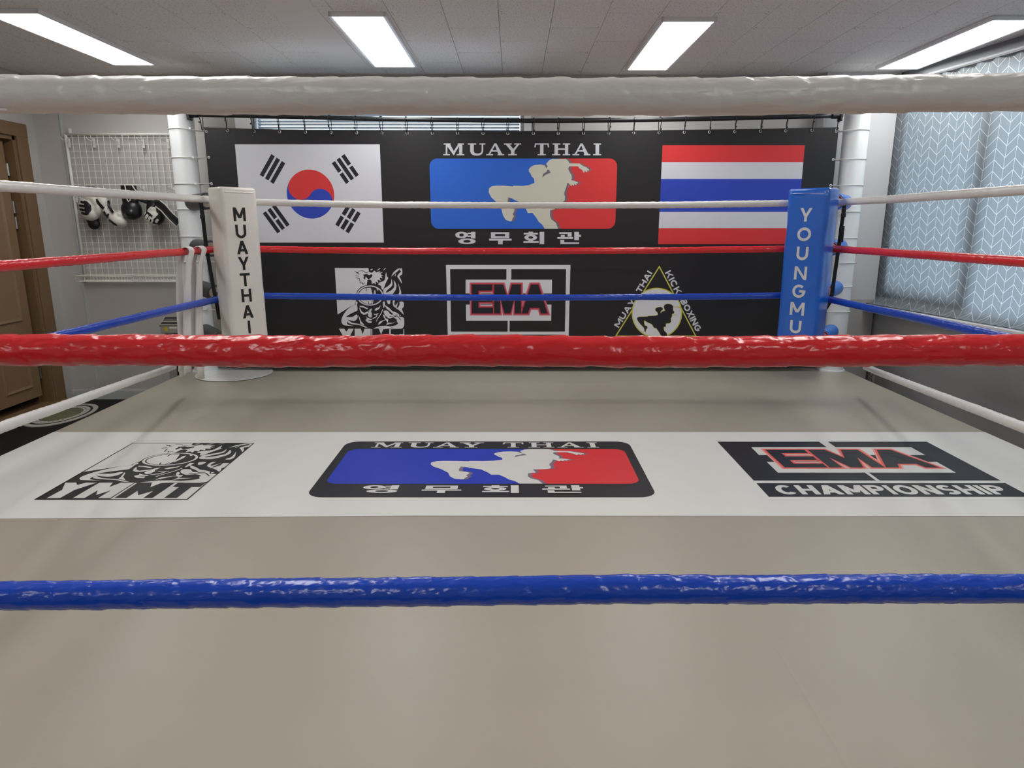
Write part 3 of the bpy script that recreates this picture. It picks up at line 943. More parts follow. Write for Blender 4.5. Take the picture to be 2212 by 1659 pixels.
# fighter-with-headband emblem: sheet 2049 x 1659
YMB = 1808
def ym_uv(x, y):
    t = (y - 85) / (YMB - 85)
    l, r = 327 + 112 * t, 1742 + 63 * t
    return (x - l) / (r - l), t
YW = [
    [(327, 85), (1035, 88), (1045, 170), (1000, 440), (880, 480), (800, 560), (785, 680), (780, 760), (760, 800), (760, 850), (640, 905), (520, 985), (392, 1062)],
    [(750, 150), (800, 190), (850, 215), (760, 240), (830, 262), (770, 285), (850, 312), (860, 400), (910, 390), (920, 430), (960, 390), (1000, 420), (1010, 350),
     (1050, 325), (1100, 350), (1110, 420), (1150, 395), (1190, 430), (1190, 370), (1245, 395), (1230, 330), (1295, 352), (1270, 290), (1335, 300), (1300, 250), (1350, 237),
     (1290, 215), (1335, 165), (1260, 190), (1285, 150), (1200, 175), (1160, 140), (1110, 185), (1040, 165), (980, 185), (920, 145), (860, 140)],
    [(1240, 430), (1270, 385), (1320, 370), (1380, 330), (1405, 175), (1430, 270), (1452, 290), (1400, 400), (1370, 480), (1340, 540), (1310, 510), (1300, 460)],
    [(1360, 520), (1440, 470), (1510, 400), (1520, 310), (1540, 400), (1530, 460), (1420, 560), (1410, 600), (1500, 560), (1580, 480), (1570, 340), (1622, 440), (1612, 530), (1560, 610), (1500, 660), (1380, 650), (1350, 600)],
    [(1660, 400), (1690, 480), (1725, 590), (1715, 665), (1655, 665), (1688, 590), (1680, 500)],
    [(1520, 262), (1560, 180), (1640, 110), (1705, 95), (1640, 160), (1570, 215)],
    [(1740, 92), (1747, 210), (1690, 260), (1722, 330), (1738, 415), (1680, 320), (1642, 260), (1680, 200), (1722, 160), (1690, 120)],
    [(1345, 142), (1380, 92), (1402, 92)], [(1205, 142), (1270, 92), (1287, 92), (1250, 125)], [(1590, 240), (1612, 200), (1612, 232), (1592, 262)],
    [(1065, 130), (1120, 100), (1110, 130)],
    [(1420, 760), (1495, 750), (1490, 830), (1450, 842)],
    [(1550, 770), (1595, 745), (1580, 830), (1600, 872), (1640, 830), (1662, 780), (1642, 870), (1622, 955), (1690, 860), (1692, 790), (1772, 800), (1777, 900), (1742, 950), (1782, 1070), (1700, 990), (1650, 952), (1560, 880)],
    [(1380, 860), (1440, 900), (1480, 930), (1540, 990), (1620, 1020), (1680, 1060), (1722, 1075), (1700, 1110), (1782, 1140), (1787, 1300), (1742, 1362), (1640, 1372), (1500, 1366), (1345, 1385),
     (1305, 1480), (1262, 1366), (1140, 1366), (1200, 1340), (1290, 1310), (1400, 1302), (1440, 1240), (1560, 1240), (1640, 1180), (1560, 1130), (1480, 1150), (1420, 1110), (1370, 1050), (1360, 985), (1440, 985), (1500, 1060), (1560, 1060), (1480, 985), (1420, 940)],
    [(1350, 1060), (1392, 1100), (1402, 1150), (1452, 1160), (1442, 1240), (1410, 1192), (1360, 1192), (1300, 1250), (1243, 1285), (1270, 1220), (1340, 1190), (1390, 1170), (1360, 1120)],
    [(760, 855), (790, 880), (810, 960), (800, 985), (700, 1030), (572, 1110), (700, 1115), (730, 1100), (790, 1060), (812, 1100), (800, 1160), (742, 1202), (650, 1186), (600, 1172), (640, 1202), (700, 1240), (850, 1270), (960, 1312),
     (1022, 1345), (958, 1338), (860, 1292), (700, 1272), (612, 1240), (588, 1200), (590, 1260), (640, 1290), (732, 1312), (600, 1302), (520, 1290), (480, 1240), (475, 1180), (500, 1100), (560, 1000), (650, 910)],
    [(820, 1070), (850, 1110), (880, 1200), (930, 1260), (965, 1305), (870, 1260), (860, 1200)],
    [(425, 1368), (530, 1368), (580, 1432), (625, 1368), (732, 1368), (640, 1560), (642, 1768), (525, 1768), (525, 1560)],
    [(752, 1368), (880, 1368), (918, 1490), (960, 1368), (1085, 1368), (1092, 1768), (985, 1768), (985, 1570), (920, 1690), (860, 1570), (862, 1768), (758, 1768)],
    [(1098, 1378), (1118, 1378), (1130, 1795), (1108, 1795)],
    [(1128, 1376), (1788, 1376), (1798, 1795), (1128, 1795)],
]
def ym_black():
    P = [[(920, 225), (1000, 210), (1050, 235), (1110, 212), (1122, 250), (1080, 300), (1040, 322), (1010, 300), (980, 262), (962, 332), (928, 292), (945, 262)]]
    for s in ([(750, 150), (800, 190), (845, 212)], [(760, 240), (830, 260)], [(770, 285), (850, 312), (862, 395)], [(862, 400), (910, 390), (920, 428), (962, 388)],
              [(800, 170), (830, 215)], [(860, 142), (925, 145), (985, 185), (1042, 168)], [(780, 190), (850, 160)]):
        P += stroke(s, 11)
    P.append(ell(1070, 662, 292, 226))
    P.append([(795, 760), (812, 900), (830, 1010), (880, 1120), (960, 1222), (1040, 1250), (1150, 1245), (1220, 1190), (1322, 1060), (1352, 960), (1352, 780)])
    P.append([(1390, 1302), (1480, 1268), (1560, 1250), (1630, 1200), (1662, 1260), (1600, 1300), (1500, 1320)])
    for s in ([(1480, 1100), (1560, 1120), (1640, 1095)], [(1560, 1080), (1630, 1070)], [(1640, 1090), (1720, 1180)], [(1680, 1050), (1700, 1120)], [(1480, 900), (1540, 960), (1610, 1000)]):
        P += stroke(s, 14)
    P.append([(1130, 1370), (1258, 1370), (1306, 1492), (1350, 1380), (1478, 1375), (1472, 1768), (1390, 1768), (1385, 1590), (1306, 1700), (1240, 1590), (1238, 1768), (1130, 1768)])
    P.append([(1508, 1380), (1772, 1372), (1770, 1488), (1690, 1488), (1690, 1768), (1575, 1768), (1575, 1495), (1508, 1480)])
    return P
def ym_white2():
    P = [ring(1070, 662, 278, 212, 252, 190)]
    cap = ell(1072, 664, 238, 178, 26, R(100), R(262)) + [(1085, 495), (1105, 560), (1120, 620), (1150, 740), (1130, 830)]
    P.append(cap)
    P.append([(1152, 560), (1180, 545), (1192, 620), (1170, 740), (1140, 760), (1150, 640)])
    P.append([(1190, 490), (1250, 540), (1230, 560)])
    P += [[(850, 875), (940, 888), (1032, 935), (1010, 952), (930, 915), (862, 905)],
          [(850, 912), (875, 950), (900, 1000), (950, 1030), (1020, 1000), (1050, 970), (1030, 1030), (990, 1060), (930, 1066), (880, 1030), (855, 970)],
          [(1060, 960), (1110, 930), (1100, 990), (1086, 1000), (1112, 1040), (1106, 1122), (1070, 1132), (1030, 1092), (1030, 1040), (1050, 1010)],
          [(990, 1100), (1012, 1128), (1062, 1150), (1112, 1160), (1112, 1182), (1040, 1182), (1030, 1192), (1100, 1202), (1112, 1246), (1040, 1241), (1000, 1210), (978, 1180), (1010, 1150)],
          [(1112, 1150), (1150, 1130), (1192, 1110), (1202, 1080), (1242, 1038), (1220, 1095), (1200, 1130), (1150, 1150)],
          [(1165, 968), (1200, 925), (1260, 910), (1292, 858), (1280, 920), (1250, 952), (1210, 977), (1190, 982)],
          [(765, 800), (790, 780), (812, 810), (800, 852), (812, 940), (785, 930), (780, 870)],
          [(1340, 790), (1386, 788), (1382, 870), (1362, 932), (1345, 900)]]
    for s in ([(1340, 950), (1310, 1030), (1270, 1100), (1222, 1165), (1208, 1210)], [(1150, 1055), (1200, 1062), (1250, 1040)]):
        P += stroke(s, 14)
    return P
def ym_emblem(parent, place, m_black, m_white, outline):
    U = lambda polys: mp_polys(polys, ym_uv)
    P = lambda k: (lambda u, v: place(u, v, k))
    if outline:
        decal('black_ground_print', [rect(0, 0, 1, 1)], P(1), m_black, parent)
    decal('fighter_print', U([YW[0]] + [soft(p) for p in YW[1:-5]] + YW[-5:]), P(2), m_white, parent)
    decal('fighter_shade_print', U(ym_black()) + U([[(1000, 500), (980, 500), (980, 575), (1000, 575)]]), P(3), m_black, parent)
    decal('fighter_light_print', U(ym_white2()), P(4), m_white, parent)
    marks = stroke([(930, 505), (1000, 495), (1090, 490)], 14) + stroke([(990, 500), (990, 575)], 14) + stroke([(1030, 780), (1050, 840)], 14) + stroke([(1122, 780), (1104, 840)], 12)
    if outline: marks = marks + stroke([(333, 91), (1736, 91), (1799, YMB - 6), (445, YMB - 6)], 11, True)
    decal('fighter_line_print', U(marks), P(5), m_black, parent, kind='stuff')

# ---- prints on the canvas
fm = empty('muay_print', (0, 0, 0)); fm.parent = can
ix0, ix1, iy1, iy0 = -0.866, 0.583, 3.475, 2.974
decal('black_panel_print', [rrect(-0.909, 2.814, 0.628, 3.607, 0.075, 0.075)], lambda x, y: flo(x, y, 1), M['print_black'], fm)
muay_emblem(fm, lambda u, v, k: flo(ix0 + (ix1 - ix0) * u, iy1 + (iy0 - iy1) * (v if 0 <= v <= 1 else (v if v > 0 else v * 1.05)), k + 1),
            (M['print_blue'], M['print_red'], M['print_white'], M['print_mauve'], M['print_white']), 2.9)
fe = empty('championship_print', (0, 0, 0)); fe.parent = can
ema_emblem(fe, lambda u, v, k: flo(1.115 + 1.145 * u, 3.603 - 0.587 * v, k), M['print_black'], M['print_white'], M['print_glow'], M['print_glow_pale'], False, False)
fy = empty('fighter_emblem_print', (0, 0, 0)); fy.parent = can
ym_emblem(fy, lambda u, v, k: flo(-2.068 + 0.662 * u, 3.577 - 0.791 * v, k), M['print_black'], M['print_white'], True)
for o in (fm, fe, fy):
    pass

# ------------------------------------------------------------------ posts
def ring_post(x, y, label):
    t = empty('ring_post', (x, y, ZR), label=label, cat='post')
    smooth_by_angle(MB().lathe([(0.0905, 0.0), (0.0905, 2.10), (0.086, 2.11), (0.0, 2.11)], 40).build('pole', M['white_paint'], t))
    smooth_by_angle(MB().lathe([(0.105, 0.0), (0.105, 0.012), (0.0906, 0.014), (0.0906, 0.0)], 40).build('flange', M['white_paint'], t))
    return t
PL = onY(397, 318, 5.47); PR = onY(1846, 310, 5.5)
PL.y, PR.y = 5.47, 5.5
ring_post(PL.x, PL.y, 'white round ring post behind the white corner pad')
ring_post(PR.x, PR.y, 'white round ring post behind the blue corner pad')
dc = onZ(503, 808, ZR)
d = MB().lathe([(0.285, 0.0), (0.29, 0.003), (0.288, 0.006), (0.0, 0.0065)], 56).build('floor_disc', M['disc'], None)
d.location = (-2.215, 5.36, ZR + 0.0018)
tag(smooth_by_angle(d), 'flat white disc lying on the canvas at the foot of the left post', 'disc')

# ------------------------------------------------------------------ banner, rod, ties
YBN = 5.455
ban = empty('banner', (0, 0, 0), label='black vinyl banner with two flags and martial arts emblems behind the ring', cat='banner')
top = [(440, 281), (545, 284), (660, 286), (800, 287.5), (960, 288.5), (1100, 289), (1250, 288.5), (1400, 287.5), (1550, 285.5), (1700, 283), (1812, 281)]
bp = [onY(x, y - 6, YBN) for x, y in top]
bl, brr = bp[0].x, bp[-1].x
bb = MB()
nxx, nzz = 60, 24
tops = np.interp(np.linspace(bl, brr, nxx + 1), [p.x for p in bp], [p.z for p in bp])
zbot = ZR + 0.03
for j in range(nzz + 1):
    for i in range(nxx + 1):
        x = bl + (brr - bl) * i / nxx
        z = zbot + (tops[i] - zbot) * j / nzz
        bb.v.append((x, YBN + 0.0, z))
for j in range(nzz):
    for i in range(nxx):
        a = j * (nxx + 1) + i
        bb.f.append((a, a + 1, a + nxx + 2, a + nxx + 1))
cl = bb.build('cloth', M['ban'], ban)
md = cl.modifiers.new('thickness', 'SOLIDIFY')
md.thickness = 0.0016
md.offset = -1 if cl.data.polygons[0].normal.y < 0 else 1

def bpt(x, z, k=0):
    return (x, YBN - 0.0006 - 0.0004 * k, z)
def bz(dx, dy, s, k=0):
    def f(x, y, kk=k):
        p = onY(dx + x / s, dy + y / s, YBN)
        return bpt(p.x, p.z, kk)
    return f
# first flag
kf = empty('korean_flag_print'); kf.parent = ban
fx0, fx1, fz1, fz0 = -2.092, -1.004, CAMZ + 0.583, CAMZ - 0.14
decal('white_field', [rect(fx0, fz0, fx1, fz1)], lambda x, z: bpt(x, z, 1), M['ban_white'], kf)
fcx, fcz, fh = (fx0 + fx1) / 2, (fz0 + fz1) / 2, fz1 - fz0
uu = fh / 24
r6 = 6 * uu
th = math.atan2(2, 3)
def rot(px, pz, a):
    return (fcx + px * math.cos(a) - pz * math.sin(a), fcz + px * math.sin(a) + pz * math.cos(a))
redp = [(r6 * math.cos(R(q)), r6 * math.sin(R(q))) for q in range(0, 181, 6)]
redp += [(-r6 / 2 + r6 / 2 * math.cos(R(q)), r6 / 2 * math.sin(R(q))) for q in range(180, 361, 8)]
redp += [(r6 / 2 + r6 / 2 * math.cos(R(q)), r6 / 2 * math.sin(R(q))) for q in range(172, -1, -8)]
decal('blue_circle', [[rot(r6 * math.cos(R(q)), r6 * math.sin(R(q)), 0) for q in range(0, 360, 6)]], lambda x, z: bpt(x, z, 2), M['ban_blue'], kf)
decal('red_half', [[rot(p[0], p[1], -th) for p in redp]], lambda x, z: bpt(x, z, 3), M['ban_red'], kf)
def trigram(ang, code):
    P = []
    for i, full in enumerate(code):
        d0 = (9 + 1.5 * i) * uu
        spans = [(-3, 3)] if full else [(-3, -0.25), (0.25, 3)]
        for a, b in spans:
            P.append([rot(d0, a * uu, ang), rot(d0 + uu, a * uu, ang), rot(d0 + uu, b * uu, ang), rot(d0, b * uu, ang)])
    return P
decal('trigram', trigram(math.pi - th, (1, 1, 1)), lambda x, z: bpt(x, z, 2), M['ban_ink'], kf)
decal('trigram', trigram(th, (0, 1, 0)), lambda x, z: bpt(x, z, 2), M['ban_ink'], kf)
decal('trigram', trigram(math.pi + th, (1, 0, 1)), lambda x, z: bpt(x, z, 2), M['ban_ink'], kf)
decal('trigram', trigram(-th, (0, 0, 0)), lambda x, z: bpt(x, z, 2), M['ban_ink'], kf)
# second flag
tf = empty('thai_flag_print'); tf.parent = ban
tx0, tx1, tz1, tz0 = 1.121, 2.19, CAMZ + 0.577, CAMZ - 0.152
for a, b, mm in ((0, 1, 'ban_red'), (1, 2, 'ban_white'), (2, 4, 'ban_blue'), (4, 5, 'ban_white'), (5, 6, 'ban_red')):
    decal('flag_stripe', [rect(tx0, tz1 - (tz1 - tz0) * b / 6, tx1, tz1 - (tz1 - tz0) * a / 6)], lambda x, z: bpt(x, z, 1), M[mm], tf)
# emblems
em = empty('muay_emblem_print'); em.parent = ban
ex0, ex1, ez1, ez0 = -0.634, 0.785, CAMZ + 0.482, CAMZ - 0.036
muay_emblem(em, lambda u, v, k: bpt(ex0 + (ex1 - ex0) * u, ez1 + (ez0 - ez1) * v, k),
            (M['ban_azure'], M['ban_red'], M['ban_cream'], M['ban_mauve'], M['ban_white']), 2.74)
ee = empty('championship_emblem_print'); ee.parent = ban
ema_emblem(ee, lambda u, v, k: bpt(-0.4955 + 0.9095 * u, CAMZ - 0.343 - 0.493 * v, k), M['ban_ink'], M['ban_silver'], M['ban_rose'], M['ban_pink'], True, True)
ey = empty('fighter_emblem_print'); ey.parent = ban
ym_emblem(ey, lambda u, v, k: bpt(-1.395 + 0.525 * u, CAMZ - 0.334 - 0.642 * v, k), M['ban_ink'], M['ban_silver'], False)
kt = empty('triangle_emblem_print'); kt.parent = ban
t5 = bz(1290, 550, 7.9)
t9 = bz(1300, 600, 9.617)
cxc, cyc, crx = 1018, 996, 431
circ = [(cxc + crx * math.cos(q), min(cyc + crx * math.sin(q), 1388)) for q in (2 * math.pi * i / 60 for i in range(60))]
decal('circle_rim', [circ], lambda x, y: t5(x, y, 2), M['ban_yellow'], kt)
decal('circle_field', [[(cxc + (crx - 20) * math.cos(q), min(cyc + (crx - 20) * math.sin(q), 1384)) for q in (2 * math.pi * i / 60 for i in range(60))]], lambda x, y: t5(x, y, 3), M['ban_silver'], kt)
decal('triangle_outline', stroke([(1060, 205), (318, 1390), (1682, 1390)], 20, True), lambda x, y: t5(x, y, 1), M['ban_yellow'], kt)
KB = [(1290, 600), (1310, 560), (1370, 540), (1440, 555), (1480, 590), (1475, 640), (1478, 680), (1500, 700), (1495, 740), (1460, 750), (1455, 800), (1430, 850), (1435, 910), (1400, 945),
      (1330, 950), (1325, 1015), (1285, 1020), (1290, 1090), (1340, 1145), (1355, 1205), (1240, 1205), (1190, 1130), (1130, 1045), (1085, 1040), (1040, 965), (960, 930), (875, 885), (890, 990),
      (940, 1005), (945, 1040), (920, 1070), (905, 1125), (890, 1115), (875, 1040), (800, 960), (740, 880), (735, 830), (790, 812), (950, 805), (960, 795), (1100, 790), (1165, 770), (1155, 720),
      (1115, 680), (1115, 640), (1160, 615), (1230, 608), (1265, 640), (1260, 665), (1225, 690), (1220, 740), (1250, 705), (1315, 680), (1300, 650)]
decal('kicker_rim', stroke(KB, 16, True), lambda x, y: t9(x, y, 4), M['ban_yellow'], kt)
decal('kicker_print', [soft(KB, 2)], lambda x, y: t9(x, y, 5), M['ban_ink'], kt)
decal('kicker_arm', [rect(1480, 597, 1604, 613), ell(1618, 618, 24, 22, 16)], lambda x, y: t9(x, y, 4), M['ban_yellow'], kt)
decal('kicker_hand', [[(1480, 755), (1540, 765), (1530, 790), (1500, 775)]], lambda x, y: t9(x, y, 4), M['ban_yellow'], kt)
def along(word, a, b, hgt, mm):
    """word from sheet point a to b (baseline), letters hgt tall"""
    a, b = Vector(a), Vector(b)
    dv = (b - a)
    L = dv.length
    dv.normalize()
    nn = Vector((dv.y, -dv.x))
    for g_ in word_polys(word, 0, L, 0, hgt, 25, 0.1):
        decal('letter', mp_polys(g_, lambda x, z: tuple(a + dv * x + nn * z)), lambda x, y: t5(x, y, 2), mm, kt)
along('MUAY', (368, 1255), (660, 790), 98, M['ban_white'])
along('THAI', (740, 660), (945, 315), 98, M['ban_white'])
along('KICK', (1152, 312), (1350, 690), 110, M['ban_white'])
along('BOXING', (1412, 790), (1690, 1325), 108, M['ban_white'])

# rod with brackets
rodpts = [(418, 247.5), (520, 249.5), (660, 253.5), (800, 257), (960, 259.5), (1100, 261), (1250, 260.5), (1400, 259), (1550, 256), (1700, 252.5), (1806, 250)]
YRD = 5.43
rp3 = [onY(x, y, YRD) for x, y in rodpts]
xsn = np.linspace(rp3[0].x, rp3[-1].x, 40)
zsn = np.interp(xsn, [p.x for p in rp3], [p.z for p in rp3])
rodt = empty('banner_rod', label='black pipe between the two ring posts carrying the banner', cat='rod')
MB().tube([(x, YRD, z) for x, z in zip(xsn, zsn)], 0.0165, 14).build('pipe', M['black_metal'], rodt, smooth=True)
for xe, ze, sg in ((rp3[0].x, rp3[0].z, -1), (rp3[-1].x, rp3[-1].z, 1)):
    q = MB().tube([(xe - sg * 0.03, YRD, ze), (xe + sg * 0.045, YRD, ze)], 0.022, 14)
    q.bbox((xe + sg * 0.03 - 0.008, YRD - 0.03, ze - 0.04), (xe + sg * 0.03 + 0.008, YRD + 0.03, ze + 0.03), 0.004)
    q.build('bracket', M['black_metal'], rodt, smooth=False)

def ordinal(i):
    return ('first', 'second', 'third', 'fourth', 'fifth', 'sixth', 'seventh', 'eighth', 'ninth', 'tenth', 'eleventh', 'twelfth', 'thirteenth')[i]
gx = [439, 491.6, 549, 604, 660, 715, 770.5, 825, 879.5, 934, 988.6, 1043.4, 1097, 1152, 1205.7, 1260, 1314.8, 1368.6, 1423.5, 1478, 1532.6, 1587, 1642.6, 1697, 1753.6, 1807]
for i, x in enumerate(gx):
    gy = float(np.interp(x, [a for a, b in top], [b for a, b in top]))
    ry_ = float(np.interp(x, [a for a, b in rodpts], [b for a, b in rodpts]))
    e = onY(x, gy - 0.5, YBN)
    rr = onY(x, ry_, YRD)
    # eyelet ring
    MB().tube([(e.x + 0.0085 * math.cos(q), YBN - 0.002, e.z + 0.0085 * math.sin(q)) for q in (2 * math.pi * j / 14 for j in range(14))], 0.0028, 6, closed=True).build('eyelet', M['white_plastic'], ban, smooth=True)
    # tie: loop over the rod and through the eyelet, turned a little
    a = R(random.uniform(12, 34)) * random.choice((1, 1, -1))
    loop = []
    rt = 0.0195
    for j in range(9):
        q = math.pi * j / 8
        loop.append((rt * math.cos(q), rr.z + rt * math.sin(q)))
    for k in range(1, 5):
        t = k / 5
        loop.append((-rt + (rt - 0.006) * t, rr.z + (e.z - 0.003 - rr.z) * t))
    loop += [(-0.005, e.z - 0.004), (0, e.z - 0.007), (0.005, e.z - 0.004)]
    for k in range(4, 0, -1):
        t = k / 5
        loop.append((rt + (0.006 - rt) * t, rr.z + (e.z - 0.003 - rr.z) * t))
    t = MB().tube([(rr.x + q * math.sin(a) + (e.x - rr.x), YRD + q * math.cos(a) * 1.0 + (0.012 if z < rr.z - 0.03 else 0.0), z) for q, z in loop], 0.0032, 6, closed=True)
    kz = rr.z - random.uniform(0.035, 0.075)
    t.bbox((e.x - 0.0055 - 0.006 * math.copysign(1, a), YRD - 0.021, kz - 0.006), (e.x + 0.0055 - 0.006 * math.copysign(1, a), YRD - 0.012, kz + 0.006), 0.0015)
    lab = f'black cable tie hanging the banner from its rod, {ordinal(i)} from the left post' if i < 13 else f'black cable tie hanging the banner from its rod, {ordinal(25 - i)} from the right post'
    t.build('cable_tie', M['black_plastic'], None, smooth=True, label=lab, cat='cable tie', group='black cable ties along the banner rod')

def belt_tie(px_, py_, ex, z, ez, lab, grp, side):
    """white tie belted round a post and out to an eyelet at the banner edge"""
    r = 0.0935
    dx, dy = ex - px_, YBN - 0.004 - py_
    D = math.hypot(dx, dy)
    a0 = math.atan2(dy, dx)
    al = math.acos(min(1, r / D))
    pts = []
    n = 26
    for j in range(n + 1):
        q = a0 + al + (2 * math.pi - 2 * al) * j / n
        pts.append((px_ + r * math.cos(q), py_ + r * math.sin(q), z))
    pts.append((ex, YBN - 0.006, ez))
    t = MB().tube(pts, 0.0034, 6, closed=True)
    hx = px_ + dx * 0.62
    hq = a0 - al
    hx, hy = px_ + r * math.cos(hq), py_ + r * math.sin(hq)
    fx, fy = hx + (ex - hx) * 0.35, hy + (YBN - hy) * 0.35
    t.bbox((fx - 0.008, fy - 0.008, z - 0.008), (fx + 0.008, fy + 0.006, z + 0.008), 0.002)
    t.build('cable_tie', M['white_plastic'], None, smooth=True, label=lab, cat='cable tie', group=grp)
    MB().tube([(ex + 0.008 * math.cos(q), YBN - 0.002, ez + 0.008 * math.sin(q)) for q in (2 * math.pi * j / 12 for j in range(12))], 0.0026, 6, closed=True).build('eyelet', M['white_plastic'], ban, smooth=True)
for i, (yp, ye) in enumerate(((277, 282), (340, 340), (397, 397), (452, 452), (511, 511), (566, 566), (620, 620), (669, 669))):
    zz = onY(405, yp, PL.y - 0.08).z
    ze = onY(445, ye, YBN).z
    belt_tie(PL.x, PL.y, bl + 0.018, zz, ze if i else tops[0] - 0.03, f'white cable tie round the left ring post, {ordinal(i)} from its top', 'white cable ties round the left post', 1)
for i, (yp, ye) in enumerate(((280, 283), (343, 345), (400, 401), (457, 457), (514, 514), (568, 568), (619, 619), (674, 674))):
    zz = onY(1846, yp, PR.y - 0.08).z
    ze = onY(1800, ye, YBN).z
    belt_tie(PR.x, PR.y, brr - 0.018, zz, ze if i else tops[-1] - 0.03, f'white cable tie round the right ring post, {ordinal(i)} from its top', 'white cable ties round the right post', -1)

# ------------------------------------------------------------------ corner pads
def corner_pad(name, P, ang, w, t, ztop, zbot, m, letters, m_ink, label, flop):
    e = empty(name, (P.x, P.y, 0), ang, label=label, cat='corner pad')
    bm = bmesh.new()
    bmesh.ops.create_cube(bm, size=1)
    for v in bm.verts:
        v.co = Vector((v.co.x * w, t / 2 + v.co.y * t, (ztop + zbot) / 2 + v.co.z * (ztop - zbot)))
    vert = [ed for ed in bm.edges if abs(ed.verts[0].co.z - ed.verts[1].co.z) > 0.1]
    bmesh.ops.bevel(bm, geom=vert, offset=0.032, segments=5, profile=0.5, affect='EDGES')
    topf = [ed for ed in bm.edges if abs(ed.verts[0].co.z - ed.verts[1].co.z) < 1e-5]
    bmesh.ops.bevel(bm, geom=topf, offset=0.018, segments=3, profile=0.5, affect='EDGES')
    bmesh.ops.subdivide_edges(bm, edges=[ed for ed in bm.edges if abs(ed.verts[0].co.z - ed.verts[1].co.z) > 0.3], cuts=24, use_grid_fill=True)
    for v in bm.verts:
        if v.co.y > 0.02 or abs(v.co.x) > w / 2 - 0.03:
            k = noise.noise(Vector((v.co.x * 4, v.co.y * 5, v.co.z * 5 + flop)))
            v.co.x += 0.006 * k
    body = MB().addbm(bm).build('pad_body', m, e)
    smooth_by_angle(body, 50)
    sm = MB()
    for zz in (ztop - 0.032,):
        sm.tube([(-w / 2 + 0.035, -0.0015, zz), (w / 2 - 0.035, -0.0015, zz)], 0.0022, 6)
    sm.build('seam', m, e)
    for ch, x0, x1, z0, z1 in letters:
        decal('letter', glyph(ch, x0, x1, z0, z1, 0.0165), lambda x, z: (x, -0.0012, z), m_ink, e)
    return e

def pad_letters(word, pxs, half_h, widths, Y, x_c):
    L = []
    for ch, (x, y), wd in zip(word, pxs, widths):
        zc = onY(x, y, Y).z
        hh = half_h
        L.append((ch, x_c - wd / 2, x_c + wd / 2, zc - hh, zc + hh))
    return L
YP = 4.43
Pw = onY(520, 465, YP); Pb = onY(1741, 465, YP)
zt_w = onY(515, 404, YP).z; zt_b = onY(1745, 406, YP).z
zb_p = onY(1700, 783, YP).z
wl = pad_letters('MUAYTHAI', [(518, 463), (524, 500), (526.5, 534.5), (529, 569), (533, 604), (537, 638), (542, 673), (545.5, 706)], 0.0415, (0.078, 0.068, 0.072, 0.070, 0.066, 0.066, 0.072, 0.016), YP, -0.008)
bl_ = pad_letters('YOUNGMU', [(1741, 464), (1733, 506), (1728, 547.5), (1722, 590), (1717, 629), (1711.5, 667), (1707, 706)], 0.0415, (0.076, 0.087, 0.074, 0.08, 0.084, 0.092, 0.074), YP, 0.0)
corner_pad('corner_pad', Pw, R(45), 0.245, 0.19, zt_w, zb_p, M['pad_white'], wl, M['ink_black'], 'white vinyl corner pad with black letters reading down its face', 1.0)
corner_pad('corner_pad', Pb, R(-45), 0.262, 0.18, zt_b, zb_p, M['pad_blue'], bl_, M['ink_white'], 'blue vinyl corner pad with white letters reading down its face', 5.0)

# ------------------------------------------------------------------ ropes
def make_rope(name, label, A, B, rad, m, fine=None, seed=0, sag=0.0, group=None, step=0.014, seg=20, amp=1.0, bend=None):
    A, B = Vector(A), Vector(B)
    L = (B - A).length
    t = (B - A) / L
    up = Vector((0, 0, 1))
    a = t.cross(up).normalized()
    b = a.cross(t).normalized()
    ss = []
    s = 0.0
    while s < L:
        ss.append(s)
        s += (fine[2] if fine and fine[0] < s < fine[1] else step)
    ss.append(L)
    vs, fs = [], []
    pitch = 0.052
    for s in ss:
        u = s / L
        c = A + t * s + up * (-sag * 4 * u * (1 - u) + 0.0018 * noise.noise(Vector((s * 4.0, seed * 3.1, 0.5))) + 0.003 * noise.noise(Vector((s * 1.1, seed * 1.7, 2.5))))
        if bend: c += bend(u)
        for j in range(seg):
            q = 2 * math.pi * j / seg
            cq, sq = math.cos(q), math.sin(q)
            h = (s / pitch + j / seg + 0.35 * noise.noise(Vector((s * 6, seed, 0)))) % 1.0
            ridge = 0.0015 * (h if h < 0.92 else (1 - h) * 11.5)
            wr = noise.noise(Vector((s * 26 - j / seg * 4, cq * 1.6 + seed, sq * 1.6)))
            wr2 = abs(noise.noise(Vector((s * 60 + cq * 3, sq * 2.2 + seed * 2, cq * 2.2 - s * 9))))
            dirt = 0.5 + 0.5 * noise.noise(Vector((s * 2.3, seed * 5.0, 9.0)))
            r = rad + amp * (ridge + 0.0010 * wr - 0.0018 * dirt * max(0, 0.18 - wr2) / 0.18)
            vs.append(c + (a * cq + b * sq) * r)
    n = len(ss)
    for i in range(n - 1):
        for j in range(seg):
            fs.append((i * seg + j, i * seg + (j + 1) % seg, (i + 1) * seg + (j + 1) % seg, (i + 1) * seg + j))
    fs.append(tuple(range(seg))[::-1])
    fs.append(tuple((n - 1) * seg + j for j in range(seg)))
    me = bpy.data.meshes.new(name)
    me.from_pydata([tuple(v) for v in vs], [], fs)
    me.polygons.foreach_set('use_smooth', [True] * len(me.polygons))
    return link(name, me, m, None, label=label, cat='rope', group=group)

